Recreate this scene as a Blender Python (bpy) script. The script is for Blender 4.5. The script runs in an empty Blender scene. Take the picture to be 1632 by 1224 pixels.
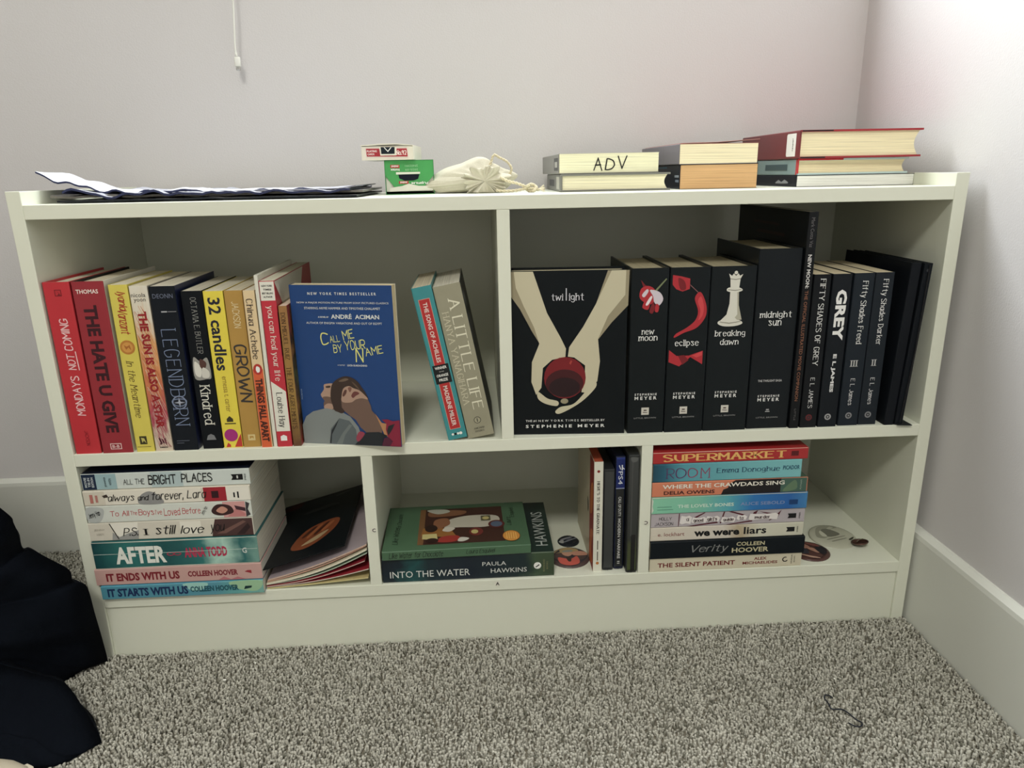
import bpy, bmesh, math, random
from mathutils import Matrix, Vector, noise
random.seed(7)
SC = bpy.context.scene; COL = SC.collection
# ---------------------------------------------------------------- camera, light, exposure
cam_d = bpy.data.cameras.new('camera'); cam = bpy.data.objects.new('camera', cam_d); COL.objects.link(cam)
cam_d.sensor_width = 36; cam_d.lens = 1142.05/1632*36; cam_d.clip_start = .01
yaw, pitch, roll = .04723, -.28578, -.01977
_f = Vector((math.sin(yaw)*math.cos(pitch), math.cos(yaw)*math.cos(pitch), math.sin(pitch)))
_r = Vector((math.cos(yaw), -math.sin(yaw), 0)); _u = _r.cross(_f)
_c, _s = math.cos(roll), math.sin(roll)
R_, U_ = _c*_r+_s*_u, -_s*_r+_c*_u
cam.matrix_world = Matrix(((R_.x, U_.x, -_f.x, .53536), (R_.y, U_.y, -_f.y, -.87758), (R_.z, U_.z, -_f.z, .63668), (0, 0, 0, 1)))
SC.camera = cam
SC.view_settings.view_transform = 'Standard'; SC.view_settings.look = 'None'
SC.view_settings.gamma = 1; SC.view_settings.use_curve_mapping = False
SC.view_settings.exposure = 0.0
w = bpy.data.worlds.new('sky'); SC.world = w; w.use_nodes = True
w.node_tree.nodes['Background'].inputs[0].default_value = (.75, .86, 1, 1)
w.node_tree.nodes['Background'].inputs[1].default_value = 3.0
def area(name, loc, rot, sx, sy, power, col):
    d = bpy.data.lights.new(name, 'AREA'); d.shape = 'RECTANGLE'; d.size = sx; d.size_y = sy; d.energy = power; d.color = col
    o = bpy.data.objects.new(name, d); o.location = loc; o.rotation_euler = rot; COL.objects.link(o); return o
area('window_daylight', (.55, .335, 1.55), (math.radians(-90), 0, 0), .96, 1.06, 41, (.94, .98, 1.0))
area('room_fill_light', (.2, -1.9, 2.36), (0, 0, 0), .5, .5, 40, (1.0, .985, .91))  # added fill behind the camera to brighten the shelf front, no real fixture

# ---------------------------------------------------------------- materials
def lin(c):
    c = c/255
    return c/12.92 if c <= .04045 else ((c+.055)/1.055)**2.4
_mc = {}
def mat(r, g, b, rough=.6, gain=1.0, spec=.4, metal=0, grain=0, gscale=200, bump=0, bscale=300, coat=0, sat=1):
    k = (r, g, b, rough, gain, spec, metal, grain, gscale, bump, bscale, coat, sat)
    if k in _mc: return _mc[k]
    m = bpy.data.materials.new('paint'); m.use_nodes = True; nt = m.node_tree
    p = nt.nodes['Principled BSDF']
    c = [min(.92, lin(x)*gain) for x in (r, g, b)]
    if sat < 1: l_ = .3*c[0]+.6*c[1]+.1*c[2]; c = [l_+(x-l_)*sat for x in c]
    p.inputs['Base Color'].default_value = (*c, 1); p.inputs['Roughness'].default_value = rough
    p.inputs['Specular IOR Level'].default_value = spec; p.inputs['Metallic'].default_value = metal
    p.inputs['Coat Weight'].default_value = coat
    tc = nt.nodes.new('ShaderNodeTexCoord')
    if grain:
        n = nt.nodes.new('ShaderNodeTexNoise'); n.inputs['Scale'].default_value = gscale; n.inputs['Detail'].default_value = 3
        nt.links.new(tc.outputs['Object'], n.inputs['Vector'])
        mx = nt.nodes.new('ShaderNodeMix'); mx.data_type = 'RGBA'
        mx.inputs[6].default_value = (*[x*(1-grain) for x in c], 1); mx.inputs[7].default_value = (*[min(1, x*(1+grain)) for x in c], 1)
        nt.links.new(n.outputs['Fac'], mx.inputs[0]); nt.links.new(mx.outputs[2], p.inputs['Base Color'])
    if bump:
        n = nt.nodes.new('ShaderNodeTexNoise'); n.inputs['Scale'].default_value = bscale; n.inputs['Detail'].default_value = 2
        nt.links.new(tc.outputs['Object'], n.inputs['Vector'])
        b_ = nt.nodes.new('ShaderNodeBump'); b_.inputs['Strength'].default_value = bump; b_.inputs['Distance'].default_value = .001
        nt.links.new(n.outputs['Fac'], b_.inputs['Height']); nt.links.new(b_.outputs['Normal'], p.inputs['Normal'])
    _mc[k] = m; return m
G = 1.0   # printed stock is a little lighter than it looks in the shelf's own shade
def ink(r, g, b): return mat(r, g, b, .5, G, .3, sat=.92)
def cov(r, g, b, gloss=.38):
    if max(r, g, b) < 62: r, g, b = r*.72, g*.8, b*.84
    dark = max(r, g, b) < 62
    return mat(r, g, b, gloss, G, .14 if dark else .4, 0, .06, 60, sat=.92)
def ramp(axis, length, stops, detail=0, nscale=20, rough=.4, stretch=(1, 1, 1), mode='CARDINAL'):
    """colours that run along one axis of the book, broken up by noise"""
    m = bpy.data.materials.new('print'); m.use_nodes = True; nt = m.node_tree; p = nt.nodes['Principled BSDF']
    p.inputs['Roughness'].default_value = rough
    tc = nt.nodes.new('ShaderNodeTexCoord'); sx = nt.nodes.new('ShaderNodeSeparateXYZ'); nt.links.new(tc.outputs['Object'], sx.inputs[0])
    ma = nt.nodes.new('ShaderNodeMath'); ma.operation = 'DIVIDE'; ma.inputs[1].default_value = length
    nt.links.new(sx.outputs['XYZ'.index(axis)], ma.inputs[0])
    mp = nt.nodes.new('ShaderNodeMapping'); mp.inputs['Scale'].default_value = stretch; nt.links.new(tc.outputs['Object'], mp.inputs[0])
    n = nt.nodes.new('ShaderNodeTexNoise'); n.inputs['Scale'].default_value = nscale; n.inputs['Detail'].default_value = 4
    nt.links.new(mp.outputs[0], n.inputs['Vector'])
    a = nt.nodes.new('ShaderNodeMath'); a.operation = 'MULTIPLY_ADD'; a.inputs[1].default_value = detail; nt.links.new(n.outputs['Fac'], a.inputs[0])
    nt.links.new(ma.outputs[0], a.inputs[2])
    s = nt.nodes.new('ShaderNodeMath'); s.operation = 'SUBTRACT'; s.inputs[1].default_value = detail*.5; nt.links.new(a.outputs[0], s.inputs[0])
    cr = nt.nodes.new('ShaderNodeValToRGB'); e = cr.color_ramp.elements; cr.color_ramp.interpolation = 'LINEAR'
    while len(e) < len(stops): e.new(.5)
    for i, (q, c) in enumerate(stops): e[i].position = q; e[i].color = (*[min(.9, lin(x)*G) for x in c], 1)
    nt.links.new(s.outputs[0], cr.inputs[0]); nt.links.new(cr.outputs[0], p.inputs['Base Color']); return m
_pg = {}
def pages(r, g, b, axis=0):
    k = (r, g, b, axis)
    if k in _pg: return _pg[k]
    m = bpy.data.materials.new('pages'); m.use_nodes = True; nt = m.node_tree; p = nt.nodes['Principled BSDF']; p.inputs['Roughness'].default_value = .85
    tc = nt.nodes.new('ShaderNodeTexCoord'); mp = nt.nodes.new('ShaderNodeMapping')
    sc = [8, 8, 8]; sc[axis] = 1500; mp.inputs['Scale'].default_value = sc
    n = nt.nodes.new('ShaderNodeTexNoise'); n.inputs['Scale'].default_value = 1; n.inputs['Detail'].default_value = 3
    nt.links.new(tc.outputs['Object'], mp.inputs[0]); nt.links.new(mp.outputs[0], n.inputs['Vector'])
    cr = nt.nodes.new('ShaderNodeValToRGB'); e = cr.color_ramp.elements
    c = [min(.9, lin(x)*1.15) for x in (r, g, b)]
    e[0].position = .35; e[0].color = (*[x*.72 for x in c], 1); e[1].position = .6; e[1].color = (*c, 1)
    nt.links.new(n.outputs['Fac'], cr.inputs[0]); nt.links.new(cr.outputs[0], p.inputs['Base Color'])
    b_ = nt.nodes.new('ShaderNodeBump'); b_.inputs['Strength'].default_value = .35; b_.inputs['Distance'].default_value = .0006
    nt.links.new(n.outputs['Fac'], b_.inputs['Height']); nt.links.new(b_.outputs['Normal'], p.inputs['Normal'])
    _pg[k] = m; return m

# ---------------------------------------------------------------- object helpers
def tag(o, label=None, cat=None, group=None, kind=None):
    if label: o['label'] = label
    if cat: o['category'] = cat
    if group: o['group'] = group
    if kind: o['kind'] = kind
    return o
def empty(name, M):
    o = bpy.data.objects.new(name, None); COL.objects.link(o); o.empty_display_size = .02; o.matrix_world = M; return o
def mesh(name, verts, faces, mats, idx=None, parent=None, smooth=False):
    me = bpy.data.meshes.new(name); me.from_pydata([tuple(v) for v in verts], [], faces)
    for m in (mats if isinstance(mats, (list, tuple)) else [mats]): me.materials.append(m)
    if idx:
        for p, i in zip(me.polygons, idx): p.material_index = i
    if smooth:
        for p in me.polygons: p.use_smooth = True
    me.update()
    o = bpy.data.objects.new(name, me); COL.objects.link(o)
    if parent: o.parent = parent
    return o
class MB:
    def __init__(s): s.v = []; s.f = []; s.i = []
    def add(s, v, f, i=0):
        n = len(s.v); s.v += v; s.f += [tuple(a+n for a in q) for q in f]; s.i += [i]*len(f)
    def box(s, a, b, i=0, bev=0):
        if bev:
            bm = bmesh.new(); bmesh.ops.create_cube(bm, size=1)
            for v in bm.verts: v.co = Vector([a[k]+(v.co[k]+.5)*(b[k]-a[k]) for k in range(3)])
            bmesh.ops.bevel(bm, geom=bm.edges[:], offset=bev, segments=2, affect='EDGES', profile=.5)
            bm.verts.index_update(); s.add([v.co.copy() for v in bm.verts], [tuple(v.index for v in f.verts) for f in bm.faces], i); bm.free(); return
        (x0, y0, z0), (x1, y1, z1) = a, b
        s.add([(x0,y0,z0),(x1,y0,z0),(x1,y1,z0),(x0,y1,z0),(x0,y0,z1),(x1,y0,z1),(x1,y1,z1),(x0,y1,z1)],
              [(0,3,2,1),(4,5,6,7),(0,1,5,4),(1,2,6,5),(2,3,7,6),(3,0,4,7)], i)
    def tube(s, pts, r, n=8, i=0, cap=True, rf=None):
        pts = [Vector(p) for p in pts]; st = len(s.v); prev = None
        for k, p in enumerate(pts):
            d = (pts[min(k+1, len(pts)-1)]-pts[max(k-1, 0)]).normalized()
            if prev is None: a = d.orthogonal().normalized()
            else: a = (prev-d*prev.dot(d)).normalized()
            prev = a; b = d.cross(a); rr = rf(k/(len(pts)-1)) if rf else r
            s.v += [p+rr*(math.cos(t)*a+math.sin(t)*b) for t in [2*math.pi*j/n for j in range(n)]]
        for k in range(len(pts)-1):
            for j in range(n):
                q = st+k*n; s.f.append((q+j, q+(j+1) % n, q+n+(j+1) % n, q+n+j)); s.i.append(i)
        if cap:
            s.f.append(tuple(range(st+n-1, st-1, -1))); s.i.append(i)
            q = st+(len(pts)-1)*n; s.f.append(tuple(range(q, q+n))); s.i.append(i)
    def build(s, name, mats, parent=None, smooth=False): return mesh(name, s.v, s.f, mats, s.i, parent, smooth)
def crom(P, n=6, closed=False):
    P = [Vector((*p, 0)[:3]) if len(p) == 2 else Vector(p) for p in P]; L = len(P); out = []
    for i in range(L if closed else L-1):
        if closed: a, b, c, d = P[i-1], P[i], P[(i+1) % L], P[(i+2) % L]
        else: a, b, c, d = P[max(i-1, 0)], P[i], P[i+1], P[min(i+2, L-1)]
        for k in range(n):
            t = k/n; out.append(.5*((2*b)+(c-a)*t+(2*a-5*b+4*c-d)*t*t+(3*b-a-3*c+d)*t**3))
    if not closed: out.append(P[-1])
    return out

# ---------------------------------------------------------------- lettering: a stroke alphabet drawn with a pen nib, and the plain built-in face
GL = {
'A':"00 37 60;13 53",'B':"00 07;~07 37 56 54 34 04;~04 44 53 51 30 00",'C':"~56 37 17 05 02 10 30 51",'D':"00 07;~07 27 46 54 53 41 20 00",
'E':"57 07 00 50;04 44",'F':"57 07 00;04 44",'G':"~56 37 17 05 02 10 30 51;51 53 33",'H':"00 07;50 57;04 54",'I':"00 07",'J':"~47 42 31 20 10 01",
'K':"00 07;57 03;24 50",'L':"07 00 50",'M':"00 07 33 67 60",'N':"00 07 50 57",'O':"~37 17 05 02 10 30 52 55 37",'P':"00 07;~07 37 56 54 33 03",
'Q':"~37 17 05 02 10 30 52 55 37;32 60",'R':"00 07;~07 37 56 54 33 03;23 50",'S':"~56 37 17 06 05 24 43 52 51 30 10 01",'T':"07 67;37 30",
'U':"~07 03 11 30 51 53 57",'V':"07 30 67",'W':"07 20 45 60 87",'X':"00 57;07 50",'Y':"07 33 67;33 30",'Z':"07 57 00 50",
'a':"~44 25 04 02 10 30 43;45 40",'b':"07 00;~03 25 44 42 20 01",'c':"~44 25 04 02 20 41",'d':"47 40;~44 25 04 01 20 42",'e':"~03 43 44 25 04 02 10 30 41",
'f':"~47 37 26 20;05 45",'g':"~44 25 04 02 11 31 43;~45 40 4z 2y 0z",'h':"07 00;~03 25 44 40",'i':"05 00;06 07",'j':"~15 11 1z 0y;16 17",'k':"07 00;45 02;13 40",
'l':"07 00",'m':"05 00;~03 25 34 30;~33 55 64 60",'n':"05 00;~03 25 44 40",'o':"~25 04 01 20 41 44 25",'p':"05 0y;~04 25 43 42 20 01",'q':"45 4y;~44 25 04 01 20 42",
'r':"05 00;~03 15 35",'s':"~44 25 05 14 32 41 20 01",'t':"~27 21 30 40;05 45",'u':"~05 01 20 43;45 40",'v':"05 20 45",'w':"05 10 34 50 75",'x':"05 40;00 45",
'y':"05 20;~45 20 1y 0y",'z':"05 45 00 40",'.':"00 01",',':"01 0z","'":"07 06",'-':"03 33",':':"01 02;04 05",'#':"10 27;40 57;05 65;02 62",
'0':"~27 05 02 20 42 45 27",'1':"~05 17;17 10",'2':"~06 27 46 43 00;00 50",'3':"~06 27 46 24 43 41 20 01",'5':"47 07 04;~04 34 42 20 01",'9':"~46 27 06 04 24 46;~46 43 20"}
NV = {'z': -1, 'y': -2}
def gl_pts(tok): return [(NV.get(c[0], 0) if c[0] in NV else int(c[0]), NV[c[1]] if c[1] in NV else int(c[1])) for c in tok.split()]
ST = {'serif': (1.05, .45, 1, 0, 0), 'serifb': (1.7, .8, 1, 0, 0), 'thinserif': (.6, .3, 1, 0, 0), 'hand': (.8, .75, 0, .05, .16), 'handb': (1.15, 1.05, 0, .08, .16),
      'script': (.95, .6, 0, .3, .1), 'scriptb': (1.2, .8, 0, .3, .12), 'thin': (.6, .6, 0, 0, 0), 'italic': (.9, .4, 1, .25, 0)}
def stroke_text(text, style):
    wv, wh, serif, slant, jit = ST[style]; V = []; F = []; x0 = 0; rnd = random.Random(text+style)
    for ch in text:
        if ch == ' ': x0 += 3.6; continue
        acc = 'é' == ch or 'É' == ch
        ch = {'é': 'e', 'É': 'E'}.get(ch, ch)
        g = GL[ch]; wid = 0; strokes = []
        for s in g.split(';'):
            sm = s[0] == '~'; pts = [(x+rnd.uniform(-jit, jit), y+rnd.uniform(-jit, jit)) for x, y in gl_pts(s.lstrip('~'))]
            wid = max(wid, max(p[0] for p in pts))
            strokes.append((sm, pts))
        if acc: strokes.append((False, [(2, 7.8), (3.4, 9)]))
        for sm, pts in strokes:
            P = [(p.x, p.y) for p in crom(pts, 4)] if sm else pts
            def T(x, y): return (x0+x+slant*y, y, 0)
            zc = .12*(len(F) % 3)
            if sm:      # one continuous ribbon
                W = []
                for k in range(len(P)):
                    a_, b_ = P[max(k-1, 0)], P[min(k+1, len(P)-1)]; dx, dy = b_[0]-a_[0], b_[1]-a_[1]; l = math.hypot(dx, dy) or 1
                    wd = (wh+(wv-wh)*abs(dy)/l)/2; W.append((-dy/l*wd, dx/l*wd))
                n = len(V)
                for p, q in zip(P, W): V += [T(p[0]-q[0], p[1]-q[1])[:2]+(zc,), T(p[0]+q[0], p[1]+q[1])[:2]+(zc,)]
                F += [(n+2*k, n+2*k+2, n+2*k+3, n+2*k+1) for k in range(len(P)-1)]
            else:
                for sk, (a, b) in enumerate(zip(P, P[1:])):
                    dx, dy = b[0]-a[0], b[1]-a[1]; l = math.hypot(dx, dy)
                    if l < 1e-4: continue
                    vert = abs(dy)/l; wd = (wh+(wv-wh)*vert)/2; nx, ny = -dy/l*wd, dx/l*wd; ex, ey = dx/l*wh*.45, dy/l*wh*.45; zz = (zc+.4+.2*(sk % 3),)
                    n = len(V); V += [T(a[0]-nx-ex, a[1]-ny-ey)[:2]+zz, T(b[0]-nx+ex, b[1]-ny+ey)[:2]+zz, T(b[0]+nx+ex, b[1]+ny+ey)[:2]+zz, T(a[0]+nx-ex, a[1]+ny-ey)[:2]+zz]
                    F.append((n, n+1, n+2, n+3))
            if serif and not sm:
                for e, o in ((pts[0], pts[1]), (pts[-1], pts[-2])):
                    if abs(e[1]-o[1]) > 3.5 and round(e[1]) in (0, 5, 7, -2):
                        n = len(V); h = wh*.5; sw = wv*.5+.75; zz = (1.1+.15*(len(F) % 2),)
                        V += [T(e[0]-sw, e[1]-h)[:2]+zz, T(e[0]+sw, e[1]-h)[:2]+zz, T(e[0]+sw, e[1]+h)[:2]+zz, T(e[0]-sw, e[1]+h)[:2]+zz]; F.append((n, n+1, n+2, n+3))
        x0 += wid+{True: 2.25, False: 1.7}[bool(serif)]
    return V, F
_tc = {}
def sans_text(text, off):
    k = (text, off)
    if k in _tc: return _tc[k]
    c = bpy.data.curves.new('t', 'FONT'); c.body = text; c.size = 1; c.resolution_u = 2; c.offset = off
    o = bpy.data.objects.new('t', c); me = o.to_mesh()
    V = [tuple(v.co) for v in me.vertices]; F = [tuple(p.vertices) for p in me.polygons]
    o.to_mesh_clear(); bpy.data.objects.remove(o); bpy.data.curves.remove(c)
    _tc[k] = (V, F); return V, F
def text_geo(text, style):
    if style == 'sans': return sans_text(text, 0)
    if style == 'bold': return sans_text(text, .022)
    if style == 'black': return sans_text(text, .042)
    return stroke_text(text, style)
# faces of a book in its own frame (thickness x, depth y, height z, in mm); a runs along the reading direction
def frame(fr, T, D, H, a, b, e):
    e = .12+.1*e
    if fr == 'sd': return (b, -e, H-a)             # spine, reading downward: a from head, b from left edge
    if fr == 'su': return (b, -e, a)               # spine, reading upward (glyph tops to the left): handled by sign below
    if fr == 'sh': return (a, -e, b)               # spine, reading across
    if fr == 'cov': return (T+e, a, b)             # front cover: a from spine, b from foot
    if fr == 'covr': return (T+e, a, H-b)          # cover, b from the head
    if fr == 'covL': return (-e, D-a, b)           # back cover (left side)
    if fr == 'tail': return (b, a, -e)             # foot edge, spine at left
    if fr == 'covs': return (T+e, b, H-a)          # cover, reading from head to foot
def print_on(bk, name, M, items, fr, layer=1):
    """items: (text, style, centre a, centre b, length, height) in mm -> one lettering mesh"""
    T, D, H = bk['dims']; V = []; F = []
    for it in items:
        t, st, a, b, L, h = it[:6]; rot = it[6] if len(it) > 6 else 0
        v, f = text_geo(t, st)
        xs = [p[0] for p in v]; ys = [p[1] for p in v]; x0, x1, y0, y1 = min(xs), max(xs), min(ys), max(ys)
        cr, sr = math.cos(rot), math.sin(rot); n = len(V)
        for p in v:
            u = ((p[0]-x0)/(x1-x0)-.5)*L; w_ = ((p[1]-y0)/(y1-y0)-.5)*h; u, w_ = cr*u-sr*w_, sr*u+cr*w_
            lz = layer+p[2]
            if fr == 'su': q = frame(fr, T, D, H, a+u, b-w_, lz)
            elif fr == 'covr': q = frame(fr, T, D, H, a+u, b-w_, lz)
            else: q = frame(fr, T, D, H, a+u, b+w_, lz)
            V.append([x*.001 for x in q])
        F += [tuple(i+n for i in q) for q in f]
    return mesh(name, V, F, M, None, bk['root'])
def patch(bk, name, shapes, fr, layer=0):
    """shapes: (material, polygon) or (material, polygon, 's') for a smoothed outline; flat printed areas"""
    T, D, H = bk['dims']; SH = []
    for k, s in enumerate(shapes):
        P = [(p.x, p.y) for p in crom(s[1], 5, True)] if len(s) > 2 else s[1]
        SH.append((k, s[0], P, [min(p[0] for p in P), min(p[1] for p in P), max(p[0] for p in P), max(p[1] for p in P)]))
    groups = []   # prints that touch are one print; the others are prints of their own
    for q in SH:
        hit = [g for g in groups if any(o[3][0] <= q[3][2] and q[3][0] <= o[3][2] and o[3][1] <= q[3][3] and q[3][1] <= o[3][3] for o in g)]
        new = [q]
        for g in hit: new = g+new; groups.remove(g)
        groups.append(sorted(new, key=lambda o: o[0]))
    for g in groups:
        V = []; F = []; mats = []; ix = []
        for k, m, P, _ in g:
            if m not in mats: mats.append(m)
            n = len(V); V += [[c*.001 for c in frame(fr, T, D, H, a, b, layer+k*.5)] for a, b in P]
            F.append(tuple(range(n, n+len(P)))); ix.append(mats.index(m))
        ob = mesh(name, V, F, mats, ix, bk['root'])
    return ob
def rect(a0, b0, a1, b1): return [(a0, b0), (a1, b0), (a1, b1), (a0, b1)]
def disc(a, b, r, r2=None, n=24):
    r2 = r2 or r; return [(a+r*math.cos(2*math.pi*i/n), b+r2*math.sin(2*math.pi*i/n)) for i in range(n)]

OR = {'up': ((1,0,0),(0,1,0),(0,0,1)), 'face': ((0,-1,0),(1,0,0),(0,0,1)), 'lie': ((0,0,1),(0,1,0),(-1,0,0)), 'page': ((0,0,1),(1,0,0),(0,1,0))}
def book(label, T, D, H, loc, orient='up', lean=0, turn=0, spine=(200,0,0), left=None, right=None, page=(225,215,190), hard=False, group=None, cat='book',
         name=None, gloss=.38, smat=None, lmat=None, rmat=None, pitch=0, curl=0):
    """T, D, H in mm; loc in metres of the corner thickness 0, spine, foot"""
    c = OR[orient]; O = Matrix(((c[0][0], c[1][0], c[2][0]), (c[0][1], c[1][1], c[2][1]), (c[0][2], c[1][2], c[2][2])))
    M = Matrix.Translation(loc) @ Matrix.Rotation(turn, 4, 'Z') @ Matrix.Rotation(lean, 4, 'Y') @ Matrix.Rotation(pitch, 4, 'X') @ O.to_4x4()
    nm = name or ('hardback_book' if hard else 'paperback_book')
    root = empty(nm, M); tag(root, label, cat, group)
    t, d, h = T*.001, D*.001, H*.001; th = .0024 if hard else .0006; r = min(.0016 if hard else .0011, t*.3); ins = .003 if hard else .0004
    def prof(o):   # outline of the U shaped cover at inset o
        rr = max(r-o, .0002); P = [(o, d)]
        for k in range(4): a = math.pi+k/3*math.pi/2; P.append((o+rr+rr*math.cos(a), o+rr+rr*math.sin(a)))
        for k in range(4): a = 1.5*math.pi+k/3*math.pi/2; P.append((t-o-rr+rr*math.cos(a), o+rr+rr*math.sin(a)))
        P.append((t-o, d)); return P
    A, B = prof(0), prof(th); n = len(A); V = []; F = []; I = []
    for z in (0, h): V += [(x, y, z) for x, y in A]+[(x, y, z) for x, y in B]
    for k in range(n-1):
        mi = 1 if k == 0 else (2 if k == n-2 else 0)
        F += [(k, k+1, 2*n+k+1, 2*n+k), (n+k+1, n+k, 3*n+k, 3*n+k+1), (k+1, k, n+k, n+k+1), (2*n+k, 2*n+k+1, 3*n+k+1, 3*n+k)]; I += [mi]*4
    for k in (0, n-1): F.append((k, 2*n+k, 3*n+k, n+k) if k == 0 else (k, n+k, 3*n+k, 2*n+k)); I.append(1 if k == 0 else 2)
    left = left or spine; right = right or spine
    mesh('dust_jacket' if hard == 2 else 'cover', V, F, [smat or cov(*spine, gloss), lmat or cov(*left, gloss), rmat or cov(*right, gloss)], I, root)
    # page block, hollow fore-edge on hardbacks
    x0, x1, y0, y1, z0, z1 = th, t-th, th+.0004, d-ins-.0003, ins, h-ins; P = [(x0, y0), (x1, y0)]
    m = 7
    for k in range(m+1): f = k/m; P.append((x1+(x0-x1)*f, y1-(math.sin(math.pi*f)*min(.006, t*.18) if hard else 0)))
    n = len(P); V = [(x, y, z0) for x, y in P]+[(x, y, z1) for x, y in P]
    F = [tuple(range(n-1, -1, -1)), tuple(range(n, 2*n))]+[(k, (k+1) % n, n+(k+1) % n, n+k) for k in range(n)]
    mesh('page_block', V, F, pages(*page), None, root)
    return {'root': root, 'dims': (T, D, H)}
BK = ink(20, 20, 22); WH = ink(232, 232, 225)
# ================================================================ the room
XR, YB = 1.157, .322
HB = .137
wall_m = mat(207, 204, 203, .9, 1.0, .2, 0, .03, 3, .25, 420)
wallr_m = wall_m
trim_m = mat(214, 215, 206, .5, 1.0, .4)
def struct(mb, name, m, parent=None):
    o = mb.build(name, m, parent)
    if not parent: o['kind'] = 'structure'
    return o
WX0, WX1, WZ0, WZ1 = .07, 1.03, 1.0, 2.1
b = MB(); b.box((-2.2, YB, 0), (WX0, YB+.12, 2.45)); b.box((WX1, YB, 0), (XR+.12, YB+.12, 2.45)); b.box((WX0, YB, 0), (WX1, YB+.12, WZ0)); b.box((WX0, YB, WZ1), (WX1, YB+.12, 2.45))
struct(b, 'wall_back', wall_m)
b = MB(); b.box((XR, -3.2, 0), (XR+.12, YB, 2.45)); struct(b, 'wall_right', wallr_m)
b = MB(); b.box((-2.32, -3.2, 0), (-2.2, YB+.12, 2.45)); struct(b, 'wall_left', wall_m)
b = MB(); b.box((-2.32, -3.32, 0), (XR+.12, -3.2, 2.45)); struct(b, 'wall_front', wall_m)
b = MB(); b.box((-2.32, -3.32, 2.45), (XR+.12, YB+.12, 2.5)); struct(b, 'ceiling', mat(235, 234, 228, .9))
b = MB(); b.box((-2.32, -3.32, -.05), (XR+.12, YB+.12, -.002))
struct(b, 'floor', mat(128, 122, 108, .95, 1.0, .1, 0, .35, 180, .8, 260))
def baseboard(name, pts):
    b = MB(); b.v = [Vector(p) for p in pts]; n = len(pts)//2
    b.f = [tuple(range(n-1, -1, -1)), tuple(range(n, 2*n))]+[(k, (k+1) % n, n+(k+1) % n, n+k) for k in range(n)]; b.i = [0]*len(b.f)
    struct(b, name, trim_m)
pr = [(0, 0), (.0117, 0), (.0117, HB-.006), (.0105, HB), (.003, HB+.0055), (0, HB+.0055)]
baseboard('baseboard_right', [(XR-a, -3.2, z) for a, z in pr]+[(XR-a, YB-.0118, z) for a, z in pr])
baseboard('baseboard_back', [(-2.2, YB-a, z) for a, z in pr]+[(XR, YB-a, z) for a, z in pr])
baseboard('baseboard_left', [(-2.2+a, YB-.012, z) for a, z in pr]+[(-2.2+a, -3.2, z) for a, z in pr])
# window over the shelf, out of the frame: the daylight comes through it
b = MB(); y0, y1 = YB+.06, YB+.1
for a, c in (((WX0, y0, WZ0), (WX0+.04, y1, WZ1)), ((WX1-.04, y0, WZ0), (WX1, y1, WZ1)), ((WX0, y0, WZ0), (WX1, y1, WZ0+.04)), ((WX0, y0, WZ1-.04), (WX1, y1, WZ1)), ((.53, y0, WZ0), (.57, y1, WZ1))): b.box(a, c)
win = struct(b, 'window_1', trim_m)
gm = bpy.data.materials.new('glass'); gm.use_nodes = True; gp = gm.node_tree.nodes['Principled BSDF']; gp.inputs['Roughness'].default_value = 0; gp.inputs['Transmission Weight'].default_value = 1; gp.inputs['IOR'].default_value = 1.05
for x0, x1 in ((WX0+.04, .53), (.57, WX1-.04)):
    b = MB(); b.box((x0, YB+.078, WZ0+.04), (x1, YB+.082, WZ1-.04)); b.build('pane', gm, win)
b = MB(); b.box((WX0-.04, YB-.018, WZ0-.03), (WX1+.04, YB+.06, WZ0), 0, .003); struct(b, 'trim_1', trim_m)

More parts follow.
